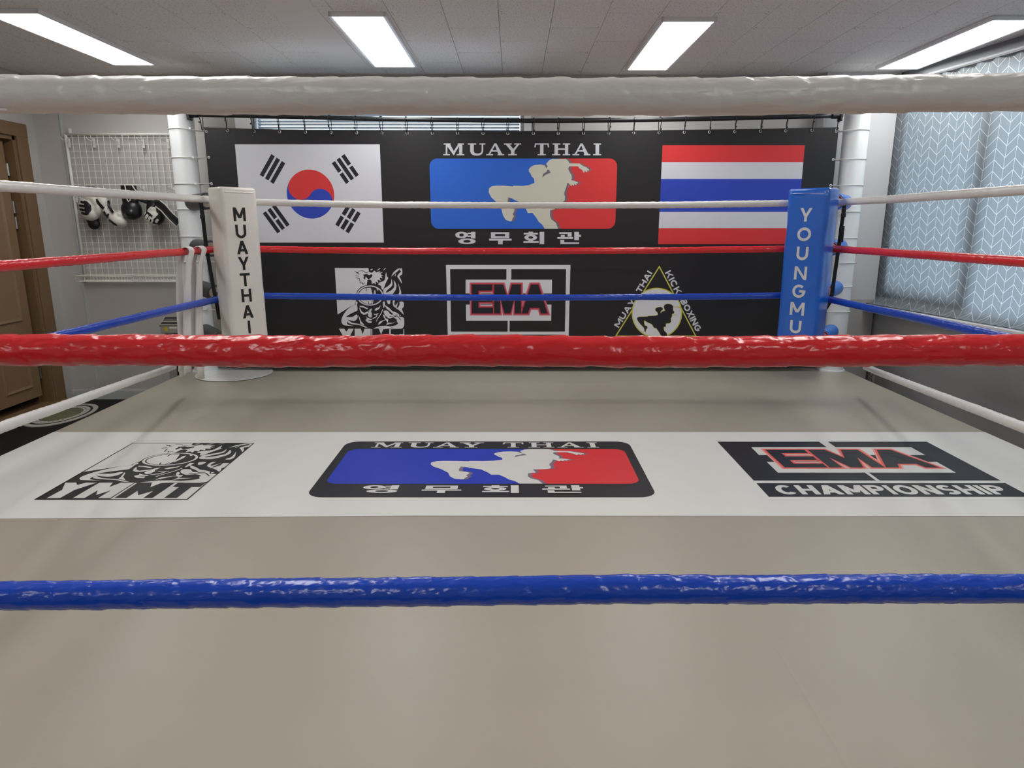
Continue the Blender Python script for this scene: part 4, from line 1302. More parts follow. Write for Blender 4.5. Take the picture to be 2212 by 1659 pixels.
# back ropes (between the two pads)
YK = 4.60
RX0, RX1 = -1.83, 1.95
for px1, px2, m, lab, mid, sd in (((555, 436), (1700, 437), 'rope_white', 'thin white taped rope across the back of the ring, top of the far side', 444, 1),
                                 ((570, 537), (1684, 537), 'rope_red', 'thin red taped rope across the back of the ring, in front of the banner', 542.5, 2),
                                 ((580, 638), (1672, 638), 'rope_blue', 'thin blue taped rope across the back of the ring, in front of the banner', 643, 3)):
    p, q = onY(*px1, YK), onY(*px2, YK)
    zz0, zz1 = p.z, q.z
    sag = (p.z + q.z) / 2 - onY(1106, mid, YK).z
    make_rope('ring_rope', lab, (RX0, YK, zz0), (RX1, YK, zz1), 0.0205, M[m], seed=sd, sag=sag, group='ropes on the far side of the ring', step=0.012)
make_rope('ring_rope', 'white taped rope lowest on the far side, hidden behind the near red rope', (RX0, YK, CAMZ - 0.765), (RX1, YK, CAMZ - 0.765), 0.0205, M['rope_white'], seed=4, sag=0.006, group='ropes on the far side of the ring')
# left ropes
XRL, XRR = -1.90, 1.985
def side(px_near, px_far, X, Yfar, m, lab, sd, grp, r=0.0205):
    far = onY(*px_far, Yfar)
    near = onX(*px_near, X)
    d = near - far
    far2 = far - d.normalized() * 0.10
    k = (1.0 - far2.y) / (d.y)
    end = far2 + d * ((0.9 - far2.y) / d.y)
    make_rope('ring_rope', lab, far2, end, r, M[m], seed=sd, group=grp, step=0.010)
gl, gr = 'ropes on the left side of the ring', 'ropes on the right side of the ring'
side((0, 402), (435, 430), XRL, 4.48, 'rope_white', 'white taped rope along the left side, topmost, crossing the hanging gloves', 11, gl)
side((0, 574), (448, 540), XRL, 4.48, 'rope_red', 'red taped rope along the left side with hand wraps hung over it', 12, gl)
side((130, 726), (462, 648), XRL, 4.48, 'rope_blue', 'blue taped rope along the left side below the hung hand wraps', 13, gl)
side((0, 924), (365, 795), XRL, 4.48, 'rope_white', 'white taped rope along the left side, lowest, above the canvas edge', 14, gl)
side((2212, 411), (1815, 437), XRR, 4.52, 'rope_white', 'white taped rope along the right side, topmost, in front of the curtain', 21, gr)
side((2212, 565), (1805, 538), XRR, 4.52, 'rope_red', 'red taped rope along the right side, in front of the curtain', 22, gr)
side((2150, 724), (1792, 647), XRR, 4.52, 'rope_blue', 'blue taped rope along the right side, at the window sill', 23, gr)
side((2212, 924), (1880, 797), XRR, 4.52, 'rope_white', 'white taped rope along the right side, lowest, above the wall socket', 24, gr)
# front ropes
YN = 0.84
def front(yl, ym, yr, rad, m, lab, sd, amp):
    l, c, r_ = onY(0, yl, YN), onY(1106, ym, YN), onY(2212, yr, YN)
    zl, zc, zr = l.z, c.z, r_.z
    X0, X1 = -1.85, 1.95
    xs_ = np.array([l.x, 0.0, r_.x])
    co = np.polyfit(xs_, np.array([zl, zc, zr]), 2)
    z0, z1 = co[0] * X0 * X0 * 0.5 + co[1] * X0 + co[2], co[0] * X1 * X1 * 0.5 + co[1] * X1 + co[2]
    def bend(u):
        x = X0 + (X1 - X0) * u
        lin_ = z0 + (z1 - z0) * u
        xx = max(-0.9, min(0.9, x))
        w = 1.0 if abs(x) < 0.9 else max(0.0, 1 - (abs(x) - 0.9) / 1.0)
        return Vector((0, 0, (np.polyval(co, xx) - lin_) * w))
    o = make_rope('ring_rope', lab, (X0, YN, z0), (X1, YN, z1), rad, M[m], fine=(1.15, 2.65, 0.0036), seed=sd, group='ropes on the near side of the ring', step=0.02, seg=56, amp=amp, bend=bend)
    return o
rw_ = front(201.5, 209.5, 201, 0.0196, 'rope_white', 'thick white taped rope nearest the camera, across the top of the picture', 31, 0.9)
front(757, 759.5, 755, 0.0188, 'rope_red', 'thick red taped rope nearest the camera, across the middle of the picture', 32, 1.0)
front(1284, 1277, 1273, 0.0186, 'rope_blue', 'thick blue taped rope nearest the camera, low across the picture', 33, 0.8)
# loose tape end on the near white rope
te = onY(8, 239, YN)
tp = MB()
tp.bbox((te.x - 0.06, YN - 0.012, te.z - 0.002), (te.x + 0.012, YN + 0.008, te.z + 0.0008), 0.0008)
o = tp.build('tape_end', M['rope_white'], rw_)

# ------------------------------------------------------------------ foam sleeves over the turnbuckles between pads and posts
def sleeve(P0, P1, ro, ri, m, mc, label, grp, seed):
    P0, P1 = Vector(P0), Vector(P1)
    L = (P1 - P0).length
    e = empty('turnbuckle_sleeve', P0, label=label, cat='sleeve', group=grp)
    rotm = (P1 - P0).to_track_quat('Z', 'Y').to_matrix().to_4x4()
    smooth_by_angle(MB().lathe([(ri + 0.004, 0.0), (ro - 0.006, 0.0), (ro, 0.006), (ro, L - 0.006), (ro - 0.006, L), (ri + 0.004, L)], 28, rotm).build('cover', m, e))
    smooth_by_angle(MB().lathe([(ri, -0.001), (ri + 0.012, -0.0015), (ri + 0.012, L + 0.001), (ri, L + 0.001), (ri, -0.001)], 28, rotm).build('foam_core', mc, e))
    MB().tube([rotm @ Vector((0, 0, -0.30)), rotm @ Vector((0, 0, L + 0.06))], 0.010, 10).build('turnbuckle', M['black_metal'], e, smooth=True)
    return e
names = ('white', 'red', 'blue', 'lowest')
def sl_pts(cor, post, z, t0, t1):
    a = Vector((cor[0], cor[1], z)); b = Vector((post.x, post.y, z))
    return a + (b - a) * t0, a + (b - a) * t1
cornL, cornR = (-1.90, 4.64), (1.99, 4.64)
for i, (y, dz) in enumerate(((430, 0), (541, 0), (644, 0), (752, 0))):
    zL = onY(500, y, 4.62).z; zR = onY(1760, y, 4.62).z
    p, q = sl_pts(cornL, PL, zL, 0.42, 0.88)
    sleeve(p, q, 0.058, 0.03, M['foam'], M['foam_core'], f'dark grey foam sleeve at the {names[i]} rope behind the white corner pad', 'foam sleeves behind the white pad', i)
    p, q = sl_pts(cornR, PR, zR, 0.55, 0.85)
    sleeve(p, q, 0.056, 0.032, M['foam_blue'], M['core_pink'], f'blue foam sleeve at the {names[i]} rope behind the blue corner pad', 'foam sleeves behind the blue pad', i)

# ------------------------------------------------------------------ spacer straps with buckles
def strap(pts, w, label):
    e = empty('rope_strap', (0, 0, 0), label=label, cat='strap')
    P = [onY(x, y, Y) for x, y, Y in pts]
    mb = MB()
    vs, fs = [], []
    for i, p in enumerate(P):
        for dx, dy in ((-w / 2, -0.0012), (w / 2, -0.0012), (w / 2, 0.0012), (-w / 2, 0.0012)):
            vs.append((p.x + dx, p.y + dy, p.z))
    for i in range(len(P) - 1):
        for j in range(4):
            fs.append((i * 4 + j, i * 4 + (j + 1) % 4, (i + 1) * 4 + (j + 1) % 4, (i + 1) * 4 + j))
    fs += [(0, 1, 2, 3), tuple(len(vs) - 4 + k for k in (3, 2, 1, 0))]
    mb.add(vs, fs).build('webbing', M['strap'], e)
    return e
s1 = strap([(434, 436, 4.60), (436.5, 455, 4.60), (439, 476, 4.60), (444, 520, 4.60), (452, 570, 4.60), (463, 632, 4.58), (468, 655, 4.58), (474, 690, 4.62)], 0.025, 'black webbing strap with a buckle beside the white corner pad')
b1 = onY(437, 462, 4.595)
MB().bbox((b1.x - 0.015, b1.y - 0.008, b1.z - 0.030), (b1.x + 0.015, b1.y + 0.006, b1.z - 0.004), 0.004).bbox((b1.x - 0.013, b1.y - 0.007, b1.z + 0.0), (b1.x + 0.013, b1.y + 0.005, b1.z + 0.026), 0.004).bbox((b1.x - 0.007, b1.y - 0.006, b1.z - 0.01), (b1.x + 0.007, b1.y + 0.004, b1.z + 0.008), 0.002).build('buckle', M['black_plastic'], s1)
s2 = strap([(1824, 440, 4.62), (1822, 460, 4.62), (1817, 492, 4.62), (1813, 525, 4.62), (1805, 580, 4.62), (1797, 636, 4.62), (1792, 655, 4.62), (1778, 676, 4.66), (1773, 690, 4.70)], 0.025, 'black webbing strap with a buckle beside the blue corner pad')
b2 = onY(1822, 459, 4.612)
MB().bbox((b2.x - 0.015, b2.y - 0.008, b2.z - 0.030), (b2.x + 0.015, b2.y + 0.006, b2.z - 0.004), 0.004).bbox((b2.x - 0.013, b2.y - 0.007, b2.z + 0.0), (b2.x + 0.013, b2.y + 0.005, b2.z + 0.026), 0.004).bbox((b2.x - 0.007, b2.y - 0.006, b2.z - 0.01), (b2.x + 0.007, b2.y + 0.004, b2.z + 0.008), 0.002).build('buckle', M['black_plastic'], s2)
lp = onY(1820, 505, 4.618)
MB().box((lp.x - 0.016, lp.y - 0.003, lp.z - 0.055), (lp.x + 0.008, lp.y + 0.001, lp.z + 0.05)).build('loose_end', M['strap'], s2)

# ------------------------------------------------------------------ hand wraps over the left red rope
def ribbon(mb, pts, w, side_dir, th=0.0016):
    vs, fs = [], []
    n = len(pts)
    for i, p in enumerate(pts):
        sd = side_dir[i] if isinstance(side_dir, list) else Vector(side_dir).normalized()
        p = Vector(p)
        t = (Vector(pts[min(i + 1, n - 1)]) - Vector(pts[max(i - 1, 0)])).normalized()
        nn = t.cross(sd).normalized()
        ww = w[i] if isinstance(w, list) else w
        for a, b in ((-1, -1), (-0.35, -1.6), (0.35, -0.6), (1, -1), (1, 1), (0.35, 1.4), (-0.35, 0.4), (-1, 1)):
            vs.append(p + sd * a * ww / 2 + nn * b * th)
    for i in range(n - 1):
        for j in range(8):
            fs.append((i * 8 + j, i * 8 + (j + 1) % 8, (i + 1) * 8 + (j + 1) % 8, (i + 1) * 8 + j))
    fs += [tuple(range(8)), tuple((n - 1) * 8 + j for j in range(7, -1, -1))]
    mb.add(vs, fs)
def hand_wrap(px_top, px_front, px_back, label, seed, ends):
    c = onX(px_top[0], px_top[1] + 8, -1.92)
    mb = MB()
    sd = Vector((0.0, 1, 0))            # along the rope
    cr = Vector((1, 0, 0))           # across the rope, into the ring
    rr = 0.0255
    def drape(off, zf, zb, w, jit):
        pts = []
        def lowpt(zt, sgn, k):
            t = k / 10
            z = c.z + (zt - c.z) * t
            sway = 0.008 * math.sin(3.1 * t + jit) * t + 0.005 * math.sin(9 * t + jit * 2) * t
            return c + sd * (off + sway) + cr * (0.25 * sway - 0.095 * math.sqrt(t)) + cr * sgn * (rr * (1.0 if sgn > 0 else 1.0 - 0.55 * min(1.0, 3 * t)) + 0.003 * math.sin(5 * t + jit)) + Vector((0, 0, z - c.z))
        for k in range(10, 0, -1): pts.append(lowpt(zb, -1, k))
        for k in range(9):
            q = math.pi - math.pi * k / 8
            pts.append(c + sd * off + cr * rr * math.cos(q) + Vector((0, 0, rr * math.sin(q))))
        for k in range(1, 11): pts.append(lowpt(zf, 1, k))
        n_ = len(pts)
        sds = []
        for i in range(n_):
            q = 0.0 if 10 <= i < 19 else min(1.0, (10 - i if i < 10 else i - 18) / 4)
            sds.append(Vector((0.5 * q, 1 - 0.15 * q, 0)).normalized())
        ribbon(mb, pts, w, sds)
    for k, (off, zf, zb, w) in enumerate(ends):
        drape(off, onX(px_top[0], zf, -1.90).z, onX(px_top[0], zb, -1.93).z, w, seed + k * 1.3)
    mb.build('hand_wrap', M['wrap'], None, label=label, cat='hand wrap', group='hand wraps over the left red rope', smooth=True)
hand_wrap((404, 535), None, None, 'white cotton hand wrap over the left red rope, farther from the white pad', 0.4,
          [(0.0, 822, 812, 0.05), (0.018, 806, 826, 0.046)])
hand_wrap((431, 533), None, None, 'white cotton hand wrap over the left red rope, nearer the white pad', 1.9,
          [(0.0, 836, 790, 0.05), (0.018, 800, 780, 0.046)])

# ------------------------------------------------------------------ wire grid panel on the back wall
GX0, GX1 = onY(141, 287, 5.82).x, onY(141, 287, 5.82).x + 0.93
GZ1, GZ0 = onY(250, 290, 5.82).z, onY(250, 606, 5.82).z
YG = 5.82
gp = empty('wire_grid_panel', (GX0, YG, GZ0), label='white wire grid panel on the back wall left of the ring, gloves hung on it', cat='grid panel')
fm_ = MB()
w_, h_ = GX1 - GX0, GZ1 - GZ0
fm_.tube([(0, 0, -0.02), (0, 0, h_)], 0.011, 8).tube([(w_, 0, -0.02), (w_, 0, h_)], 0.011, 8).tube([(0, 0, h_), (w_, 0, h_)], 0.010, 8).tube([(0, 0, 0), (w_, 0, 0)], 0.008, 8)
fm_.build('frame', M['wire'], gp, smooth=True)
wv, wh = MB(), MB()
n1 = int(w_ / 0.0505)
for i in range(1, n1 + 1): wv.tube([(i * w_ / (n1 + 0.5), -0.004, 0), (i * w_ / (n1 + 0.5), -0.004, h_)], 0.0021, 5)
n2 = int(h_ / 0.0505)
for i in range(1, n2 + 1): wh.tube([(0, 0.001, i * h_ / (n2 + 0.5)), (w_, 0.001, i * h_ / (n2 + 0.5))], 0.0021, 5)
wv.build('upright_wires', M['wire'], gp, kind='stuff')
wh.build('cross_wires', M['wire'], gp, kind='stuff')
MB().bbox((0.03, -0.003, h_ - 0.005), (0.05, 0.004, h_ + 0.045), 0.002).tube([(0.04, 0.0, h_ + 0.03), (0.04, 0.03, h_ + 0.03)], 0.004, 6).build('wall_clip', M['wire'], gp)

def grid_hook(px, label, grp, z=True):
    p = onY(px[0], px[1], YG - 0.012)
    e = empty('grid_hook', p, label=label, cat='hook', group=grp)
    MB().bbox((-0.010, -0.004, -0.035), (0.010, 0.004, 0.035), 0.002).build('clip', M['white_plastic'], e)
    MB().tube([(0, -0.003, 0.01), (0, -0.035, 0.011), (0, -0.085, 0.022), (0, -0.095, 0.036)], 0.0026, 6).build('prong', M['wire'], e, smooth=True)
for i, px in enumerate(((149, 309), (203, 309), (256, 309.5), (309.5, 310), (363, 310.5))):
    grid_hook(px, f'empty white clip hook in the top row of the wire grid, {ordinal(i)} from the left', 'clip hooks in the top row of the grid')
grid_hook((165.5, 428), 'white clip hook on the wire grid at the white boxing glove', None)
grid_hook((311, 411), 'white clip hook on the wire grid between the two black gloves', None)
grid_hook((377, 414), 'white clip hook on the wire grid near the left post, above the white rope', None)

def wire_tray(x0, x1, label, dep):
    e = empty('wire_tray', (x0, YG - 0.015, GZ0 - 0.0), label=label, cat='wire tray', group='wire trays under the grid panel')
    L = x1 - x0
    h = 0.045
    rim = MB()
    rim.tube([(0, 0, h), (L, 0, h), (L, -dep, h), (0, -dep, h)], 0.004, 6, closed=True)
    rim.tube([(0.01, 0, 0), (L - 0.01, 0, 0), (L - 0.01, -dep + 0.02, 0), (0.01, -dep + 0.02, 0)], 0.0032, 6, closed=True)
    rim.build('rim', M['wire'], e, smooth=True)
    rods = MB()
    n = int(L / 0.026)
    for i in range(n + 1):
        x = 0.01 + (L - 0.02) * i / n
        rods.tube([(x, 0, h), (x, 0, 0), (x, -dep + 0.02, 0), (x, -dep, h)], 0.0018, 5)
    for y in (0.25, 0.5, 0.75): rods.tube([(0.0, -dep * y, 0.0 + h * 0), (L, -dep * y, 0)], 0.0018, 5)
    rods.build('tray_wires', M['wire'], e, kind='stuff')
wire_tray(GX0 - 0.01, GX0 + 0.475, 'shallow white wire tray under the grid panel, the left one of two', 0.13)
wire_tray(GX0 + 0.48, GX0 + 0.93, 'shallow white wire tray under the grid panel, the right one nearer the post', 0.13)

# ------------------------------------------------------------------ boxing gloves
def blob(parts, voxel=0.006, smooth=6):
    bm = bmesh.new()
    for (c, r, e) in parts:
        mtx = Matrix.Translation(c) @ Matrix(((1, 0, 0, 0), (0, 1, 0, 0), (0, 0, 1, 0), (0, 0, 0, 1)))
        from mathutils import Euler
        mtx = Matrix.Translation(c) @ Euler(e).to_matrix().to_4x4() @ Matrix.Diagonal((r[0], r[1], r[2], 1))
        bmesh.ops.create_icosphere(bm, subdivisions=3, radius=1, matrix=mtx)
    me = bpy.data.meshes.new('blob')
    bm.to_mesh(me)
    bm.free()
    o = bpy.data.objects.new('blob', me)
    COL.objects.link(o)
    m = o.modifiers.new('r', 'REMESH')
    m.mode = 'VOXEL'
    m.voxel_size = voxel
    s = o.modifiers.new('s', 'SMOOTH')
    s.iterations = smooth
    s.factor = 0.5
    bpy.context.view_layer.update()
    dg = bpy.context.evaluated_depsgraph_get()
    out = bpy.data.meshes.new_from_object(o.evaluated_get(dg), depsgraph=dg)
    out.polygons.foreach_set('use_smooth', [True] * len(out.polygons))
    out.materials.clear()
    bpy.data.objects.remove(o)
    bpy.data.meshes.remove(me)
    return out

def project_print(name, polys, me, m, parent, lift=0.0022, thick=0.002):
    """printed/raised panel laid onto the front (-y) of a glove"""
    bvh = BVHTree.FromPolygons([v.co.copy() for v in me.vertices], [tuple(p.vertices) for p in me.polygons])
    V, T = tri_polys(polys)
    bm = bmesh.new()
    vv = [bm.verts.new((x, 0, z)) for x, z in V]
    for t in T:
        try: bm.faces.new([vv[i] for i in t])
        except ValueError: pass
    for _ in range(4):
        bmesh.ops.triangulate(bm, faces=bm.faces[:])
        long_ = [e for e in bm.edges if e.calc_length() > 0.009]
        if not long_: break
        bmesh.ops.subdivide_edges(bm, edges=long_, cuts=1)
    bmesh.ops.triangulate(bm, faces=bm.faces[:])
    for v in bm.verts:
        hit, nrm, idx, dist = bvh.ray_cast(Vector((v.co.x, -1, v.co.z)), Vector((0, 1, 0)))
        if hit is None:
            hit, nrm, idx, dist = bvh.find_nearest(Vector((v.co.x, -0.03, v.co.z)))
        v.co = hit + nrm * lift
    out = bpy.data.meshes.new(name)
    bm.to_mesh(out)
    bm.free()
    out.polygons.foreach_set('use_smooth', [True] * len(out.polygons))
    return link(name, out, m, parent)

def bone(x0, z0, x1, z1, w):
    """capsule outline"""
    d = Vector((x1 - x0, z1 - z0))
    a = math.atan2(d.y, d.x)
    pts = []
    for j in range(9):
        q = a - math.pi / 2 + math.pi * j / 8
        pts.append((x1 + w * math.cos(q), z1 + w * math.sin(q)))
    for j in range(9):
        q = a + math.pi / 2 + math.pi * j / 8
        pts.append((x0 + w * math.cos(q), z0 + w * math.sin(q)))
    return pts
YGL = 5.735
# white glove with a black hand print, thumb to the right
gA = onY(194, 452, YGL)
e = empty('boxing_glove', gA, label='white boxing glove with a black five finger patch, leftmost on the wire grid', cat='boxing glove', group='gloves on the wire grid')
meA = blob([((-0.008, 0, 0.02), (0.078, 0.052, 0.082), (0, 0, 0)), ((0.002, 0, -0.035), (0.072, 0.055, 0.056), (0, 0, 0)), ((0.075, -0.005, 0.0), (0.030, 0.034, 0.058), (0, 0.35, 0)), ((0.055, -0.004, 0.06), (0.035, 0.036, 0.05), (0, -0.25, 0)), ((0.02, 0, 0.095), (0.062, 0.045, 0.05), (0, 0, 0))])
link('shell', meA, M['glove_white'], e)
pr = [[(-0.03, 0.062), (0.012, 0.062), (0.036, 0.03), (0.036, -0.015), (0.012, -0.045), (-0.012, -0.045), (-0.012, 0.062)]]
pr = [[(-0.012, 0.066), (0.014, 0.060), (0.038, 0.030), (0.036, -0.012), (0.014, -0.045), (-0.008, -0.040)]]
for (xa, za, xb) in ((-0.035, 0.056, 0.0), (-0.048, 0.028, 0.0), (-0.05, -0.002, 0.0), (-0.042, -0.030, 0.0)):
    pr.append(bone(xa, za, xb, za - 0.008, 0.0095))
project_print('hand_patch', pr, meA, M['glove_black'], e)
project_print('knuckle_patch', [bone(-0.066, 0.062, -0.062, 0.056, 0.006), bone(-0.072, 0.034, -0.070, 0.026, 0.006), bone(-0.074, 0.004, -0.072, -0.002, 0.006)], meA, M['glove_black'], e)
smooth_by_angle(MB().lathe([(0.05, 0.0), (0.056, 0.01), (0.056, 0.07), (0.05, 0.075)], 24, Matrix.Translation((0.01, 0, 0.10)) @ Matrix.Diagonal((1, 0.75, 1, 1))).build('cuff', M['glove_black'], e))
# black glove end hanging below and behind it
gE = onY(200, 476, 5.77)
e = empty('boxing_glove', gE, label='black glove hanging behind the white glove, only its rounded end showing', cat='boxing glove', group='gloves on the wire grid')
link('shell', blob([((0, 0, 0.02), (0.055, 0.028, 0.07), (0, -0.15, 0)), ((0.008, 0, -0.03), (0.05, 0.028, 0.045), (0, 0, 0))]), M['glove_black'], e)
# second white glove, tilted
gB = onY(248, 462, YGL)
e = empty('boxing_glove', gB, label='tilted white boxing glove with black finger stripes, second from the left on the wire grid', cat='boxing glove', group='gloves on the wire grid')
meB = blob([((0.025, 0, -0.055), (0.068, 0.052, 0.048), (0, 0.35, 0)), ((-0.035, 0, 0.0), (0.042, 0.042, 0.085), (0, -0.62, 0)), ((-0.085, 0.0, 0.085), (0.05, 0.038, 0.07), (0, -0.45, 0)), ((0.045, 0.0, -0.01), (0.03, 0.035, 0.035), (0, 0, 0)), ((0.0, 0, -0.03), (0.055, 0.05, 0.05), (0, 0, 0))])
link('shell', meB, M['glove_white'], e)
pb = [[(-0.135, 0.115), (-0.105, 0.115), (-0.055, 0.045), (-0.075, 0.03)], [(-0.085, 0.012), (-0.055, 0.022), (-0.035, -0.02), (-0.062, -0.03)]]
pb += [bone(-0.055, -0.02, -0.062, 0.005, 0.008), bone(-0.04, -0.03, -0.03, -0.005, 0.008), bone(-0.045, -0.062, -0.005, -0.09, 0.009), bone(-0.025, -0.05, 0.02, -0.085, 0.009)]
project_print('stripe_patch', pb, meB, M['glove_black'], e)
MB().tube([(-0.02, -0.03, 0.10), (-0.015, -0.045, 0.06), (0.012, -0.045, 0.01)], 0.010, 8).build('strap_edge', M['glove_black'], e, smooth=True)
# black glove
gC = onY(284, 452, YGL)
e = empty('boxing_glove', gC, label='plain black boxing glove with white piped cuff, on the wire grid', cat='boxing glove', group='gloves on the wire grid')
meC = blob([((0, 0, 0.0), (0.082, 0.055, 0.072), (0, 0, 0)), ((0.0, 0, -0.03), (0.078, 0.055, 0.055), (0, 0, 0)), ((0.0, 0, 0.07), (0.066, 0.045, 0.06), (0, 0, 0)), ((0.005, -0.045, -0.03), (0.04, 0.022, 0.03), (0, 0, 0))])
link('shell', meC, M['glove_black'], e)
smooth_by_angle(MB().lathe([(0.058, 0.0), (0.064, 0.01), (0.06, 0.10), (0.052, 0.10), (0.05, 0.02)], 24, Matrix.Translation((-0.002, 0, 0.085)) @ Matrix.Diagonal((1, 0.7, 1, 1))).build('cuff', M['glove_black'], e))
pc = MB()
rg = [(-0.002 + 0.06 * math.cos(q), 0.7 * 0.06 * math.sin(q), 0.186) for q in (2 * math.pi * j / 24 for j in range(24))]
pc.tube(rg, 0.005, 6, closed=True)
pc.tube([(-0.006, -0.044, 0.185), (0.0, -0.047, 0.13), (0.004, -0.056, 0.075), (0.016, -0.058, 0.055), (0.028, -0.056, 0.068), (0.03, -0.05, 0.10)], 0.0045, 6)
pc.tube([(0.045, -0.030, 0.185), (0.06, -0.036, 0.16), (0.085, -0.03, 0.12), (0.12, -0.02, 0.10)], 0.005, 6)
pc.build('white_piping', M['glove_white'], e, smooth=True)
MB().bbox((0.03, -0.026, 0.085), (0.13, 0.0, 0.15), 0.01, Matrix.Rotation(0.35, 4, 'Y')).build('wrist_strap', M['glove_black'], e)
# black glove with white pattern and a long strap
gD = onY(333, 460, YGL)
e = empty('boxing_glove', gD, label='black boxing glove with white skeleton pattern and a long strap, rightmost on the wire grid', cat='boxing glove', group='gloves on the wire grid')
meD = blob([((0.0, 0, -0.03), (0.080, 0.055, 0.072), (0, 0, 0)), ((0.005, 0, 0.04), (0.06, 0.048, 0.07), (0, 0.15, 0)), ((0.05, 0, 0.0), (0.035, 0.045, 0.08), (0, 0, 0)), ((0.01, 0, 0.09), (0.058, 0.042, 0.05), (0, 0, 0))])
link('shell', meD, M['glove_black'], e)
pd = [[(-0.03, 0.03), (0.0, 0.052), (0.03, 0.046), (0.034, 0.0), (0.026, -0.012), (0.008, -0.008), (-0.012, 0.010), (-0.03, 0.018)]]
pd += [bone(-0.065, -0.002, -0.05, 0.012, 0.010), bone(-0.055, -0.03, -0.03, -0.008, 0.010), bone(-0.03, -0.045, -0.012, -0.02, 0.008), bone(0.0, -0.03, 0.02, -0.012, 0.008), bone(0.018, -0.012, 0.034, 0.004, 0.008)]
pd += [[(-0.072, -0.022), (-0.058, -0.045), (-0.03, -0.068), (0.0, -0.08), (0.02, -0.078), (0.024, -0.066), (-0.01, -0.058), (-0.03, -0.042), (-0.055, -0.02)]]
pd += [bone(0.02, -0.05, 0.032, -0.035, 0.007), bone(-0.012, -0.055, 0.002, -0.04, 0.006)]
pd = [[(x * 1.18 + 0.004, z * 1.18 - 0.012) for x, z in p] for p in pd]
project_print('bone_print', pd, meD, M['glove_white'], e)
st = MB()
ribbon(st, [(0.02, -0.03, 0.085), (0.06, -0.045, 0.075), (0.105, -0.05, 0.04), (0.16, -0.05, -0.03), (0.215, -0.045, -0.085)], 0.062, (0.55, 0, 0.8), 0.004)
st.build('long_strap', M['glove_black'], e)
se = MB()
sdv = Vector((0.55, 0, 0.8)).normalized()
cp = [Vector(p) for p in ((0.06, -0.052, 0.075), (0.105, -0.057, 0.04), (0.16, -0.057, -0.03), (0.215, -0.052, -0.085))]
se.tube([p + sdv * 0.031 for p in cp], 0.0045, 6).tube([p - sdv * 0.031 for p in cp], 0.0045, 6).tube([cp[-1] + sdv * 0.031, cp[-1] - sdv * 0.031], 0.0045, 6)
se.build('white_edging', M['glove_white'], e, smooth=True)
MB().tube([(-0.03, -0.02, 0.10), (0.0, -0.045, 0.105), (0.03, -0.04, 0.10)], 0.006, 6).build('white_piping', M['glove_white'], e, smooth=True)

# ------------------------------------------------------------------ weighing scale behind the canvas edge
YS = 5.55
sa, sb = onY(363, 700, YS), onY(383, 700, YS)
sc = empty('weighing_scale', (sa.x + 0.045, YS, 0), label='beige weighing scale column with a tilted display head behind the canvas edge', cat='scale')
ztop = onY(372, 712, YS).z
MB().bbox((-0.075, -0.01, 0.03), (-0.012, 0.06, ztop - 0.02), 0.004).bbox((0.05, -0.01, 0.03), (0.075, 0.06, ztop - 0.02), 0.004).bbox((-0.075, 0.02, 0.03), (0.075, 0.06, ztop - 0.02), 0.004).bbox((-0.088, -0.05, ztop - 0.025), (0.105, 0.055, ztop + 0.05), 0.01).build('column', M['scale_body'], sc)
MB().box((-0.012, 0.008, 0.05), (0.05, 0.018, ztop - 0.03)).build('recess', M['scale_dark'], sc)
hd = Matrix.Translation((0.0, -0.01, ztop + 0.075)) @ Matrix.Rotation(R(30), 4, 'X') @ Matrix.Diagonal((0.88, 0.62, 0.9, 1))
MB().bbox((-0.105, -0.09, -0.03), (0.13, 0.09, 0.0), 0.006, hd).bbox((-0.09, -0.06, -0.06), (0.115, 0.07, -0.02), 0.01, hd).build('display_head', M['scale_body'], sc)
MB().box((-0.088, 0.03, 0.0003), (0.115, 0.075, 0.0016), hd).box((-0.088, 0.0, 0.0003), (0.115, 0.018, 0.0016), hd).box((-0.09, -0.075, 0.0003), (0.115, -0.03, 0.0016), hd).build('display', M['scale_dark'], sc)
MB().bbox((-0.15, -0.12, 0.0), (0.15, 0.09, 0.06), 0.008).build('base', M['scale_body'], sc)
q = MB().box((-0.052, -0.052, ztop - 0.005), (-0.028, -0.0495, ztop + 0.03)).build('sticker', M['sticker'], sc)
MB().box((-0.012, -0.052, ztop + 0.016), (0.05, -0.0495, ztop + 0.03)).build('label_strip', M['white_plastic'], sc)

# ------------------------------------------------------------------ oval printed mat on the floor by the door
om = empty('floor_mat', (-3.62, 5.33, 0.0), label='white oval mat with a mottled green centre on the black floor by the door', cat='mat')
MB().lathe([(0.0, 0.006), (1.0, 0.006), (1.0, 0.0)], 48, Matrix.Diagonal((0.215, 0.34, 1, 1))).build('mat_base', M['mat_white'], om)
def oring(a, b, z, name, m):
    n = 48
    V = [(0.215 * a * math.cos(2 * math.pi * i / n), 0.34 * a * math.sin(2 * math.pi * i / n), z) for i in range(n)] + [(0.215 * b * math.cos(2 * math.pi * i / n), 0.34 * b * math.sin(2 * math.pi * i / n), z) for i in range(n)]
    me = bpy.data.meshes.new(name)
    me.from_pydata(V, [], [(i, (i + 1) % n, n + (i + 1) % n, n + i) for i in range(n)])
    link(name, me, m, om)
oring(0.86, 0.78, 0.0066, 'ring_print', M['print_black'])
oring(0.585, 0.56, 0.0066, 'ring_print', M['print_black'])
oring(0.555, 0.001, 0.0066, 'green_print', M['mat_green'])
lt = MB()
for i in range(34):
    q = 2 * math.pi * i / 34
    if i % 7 == 3: continue
    x, y = 0.215 * 0.67 * math.cos(q), 0.34 * 0.67 * math.sin(q)
    lt.box((-0.008, -0.003, 0.0062), (0.008, 0.003, 0.0068), Matrix.Translation((x, y, 0)) @ Matrix.Rotation(q + 0.2, 4, 'Z'))
lt.build('rim_lettering', M['print_black'], om, kind='stuff')

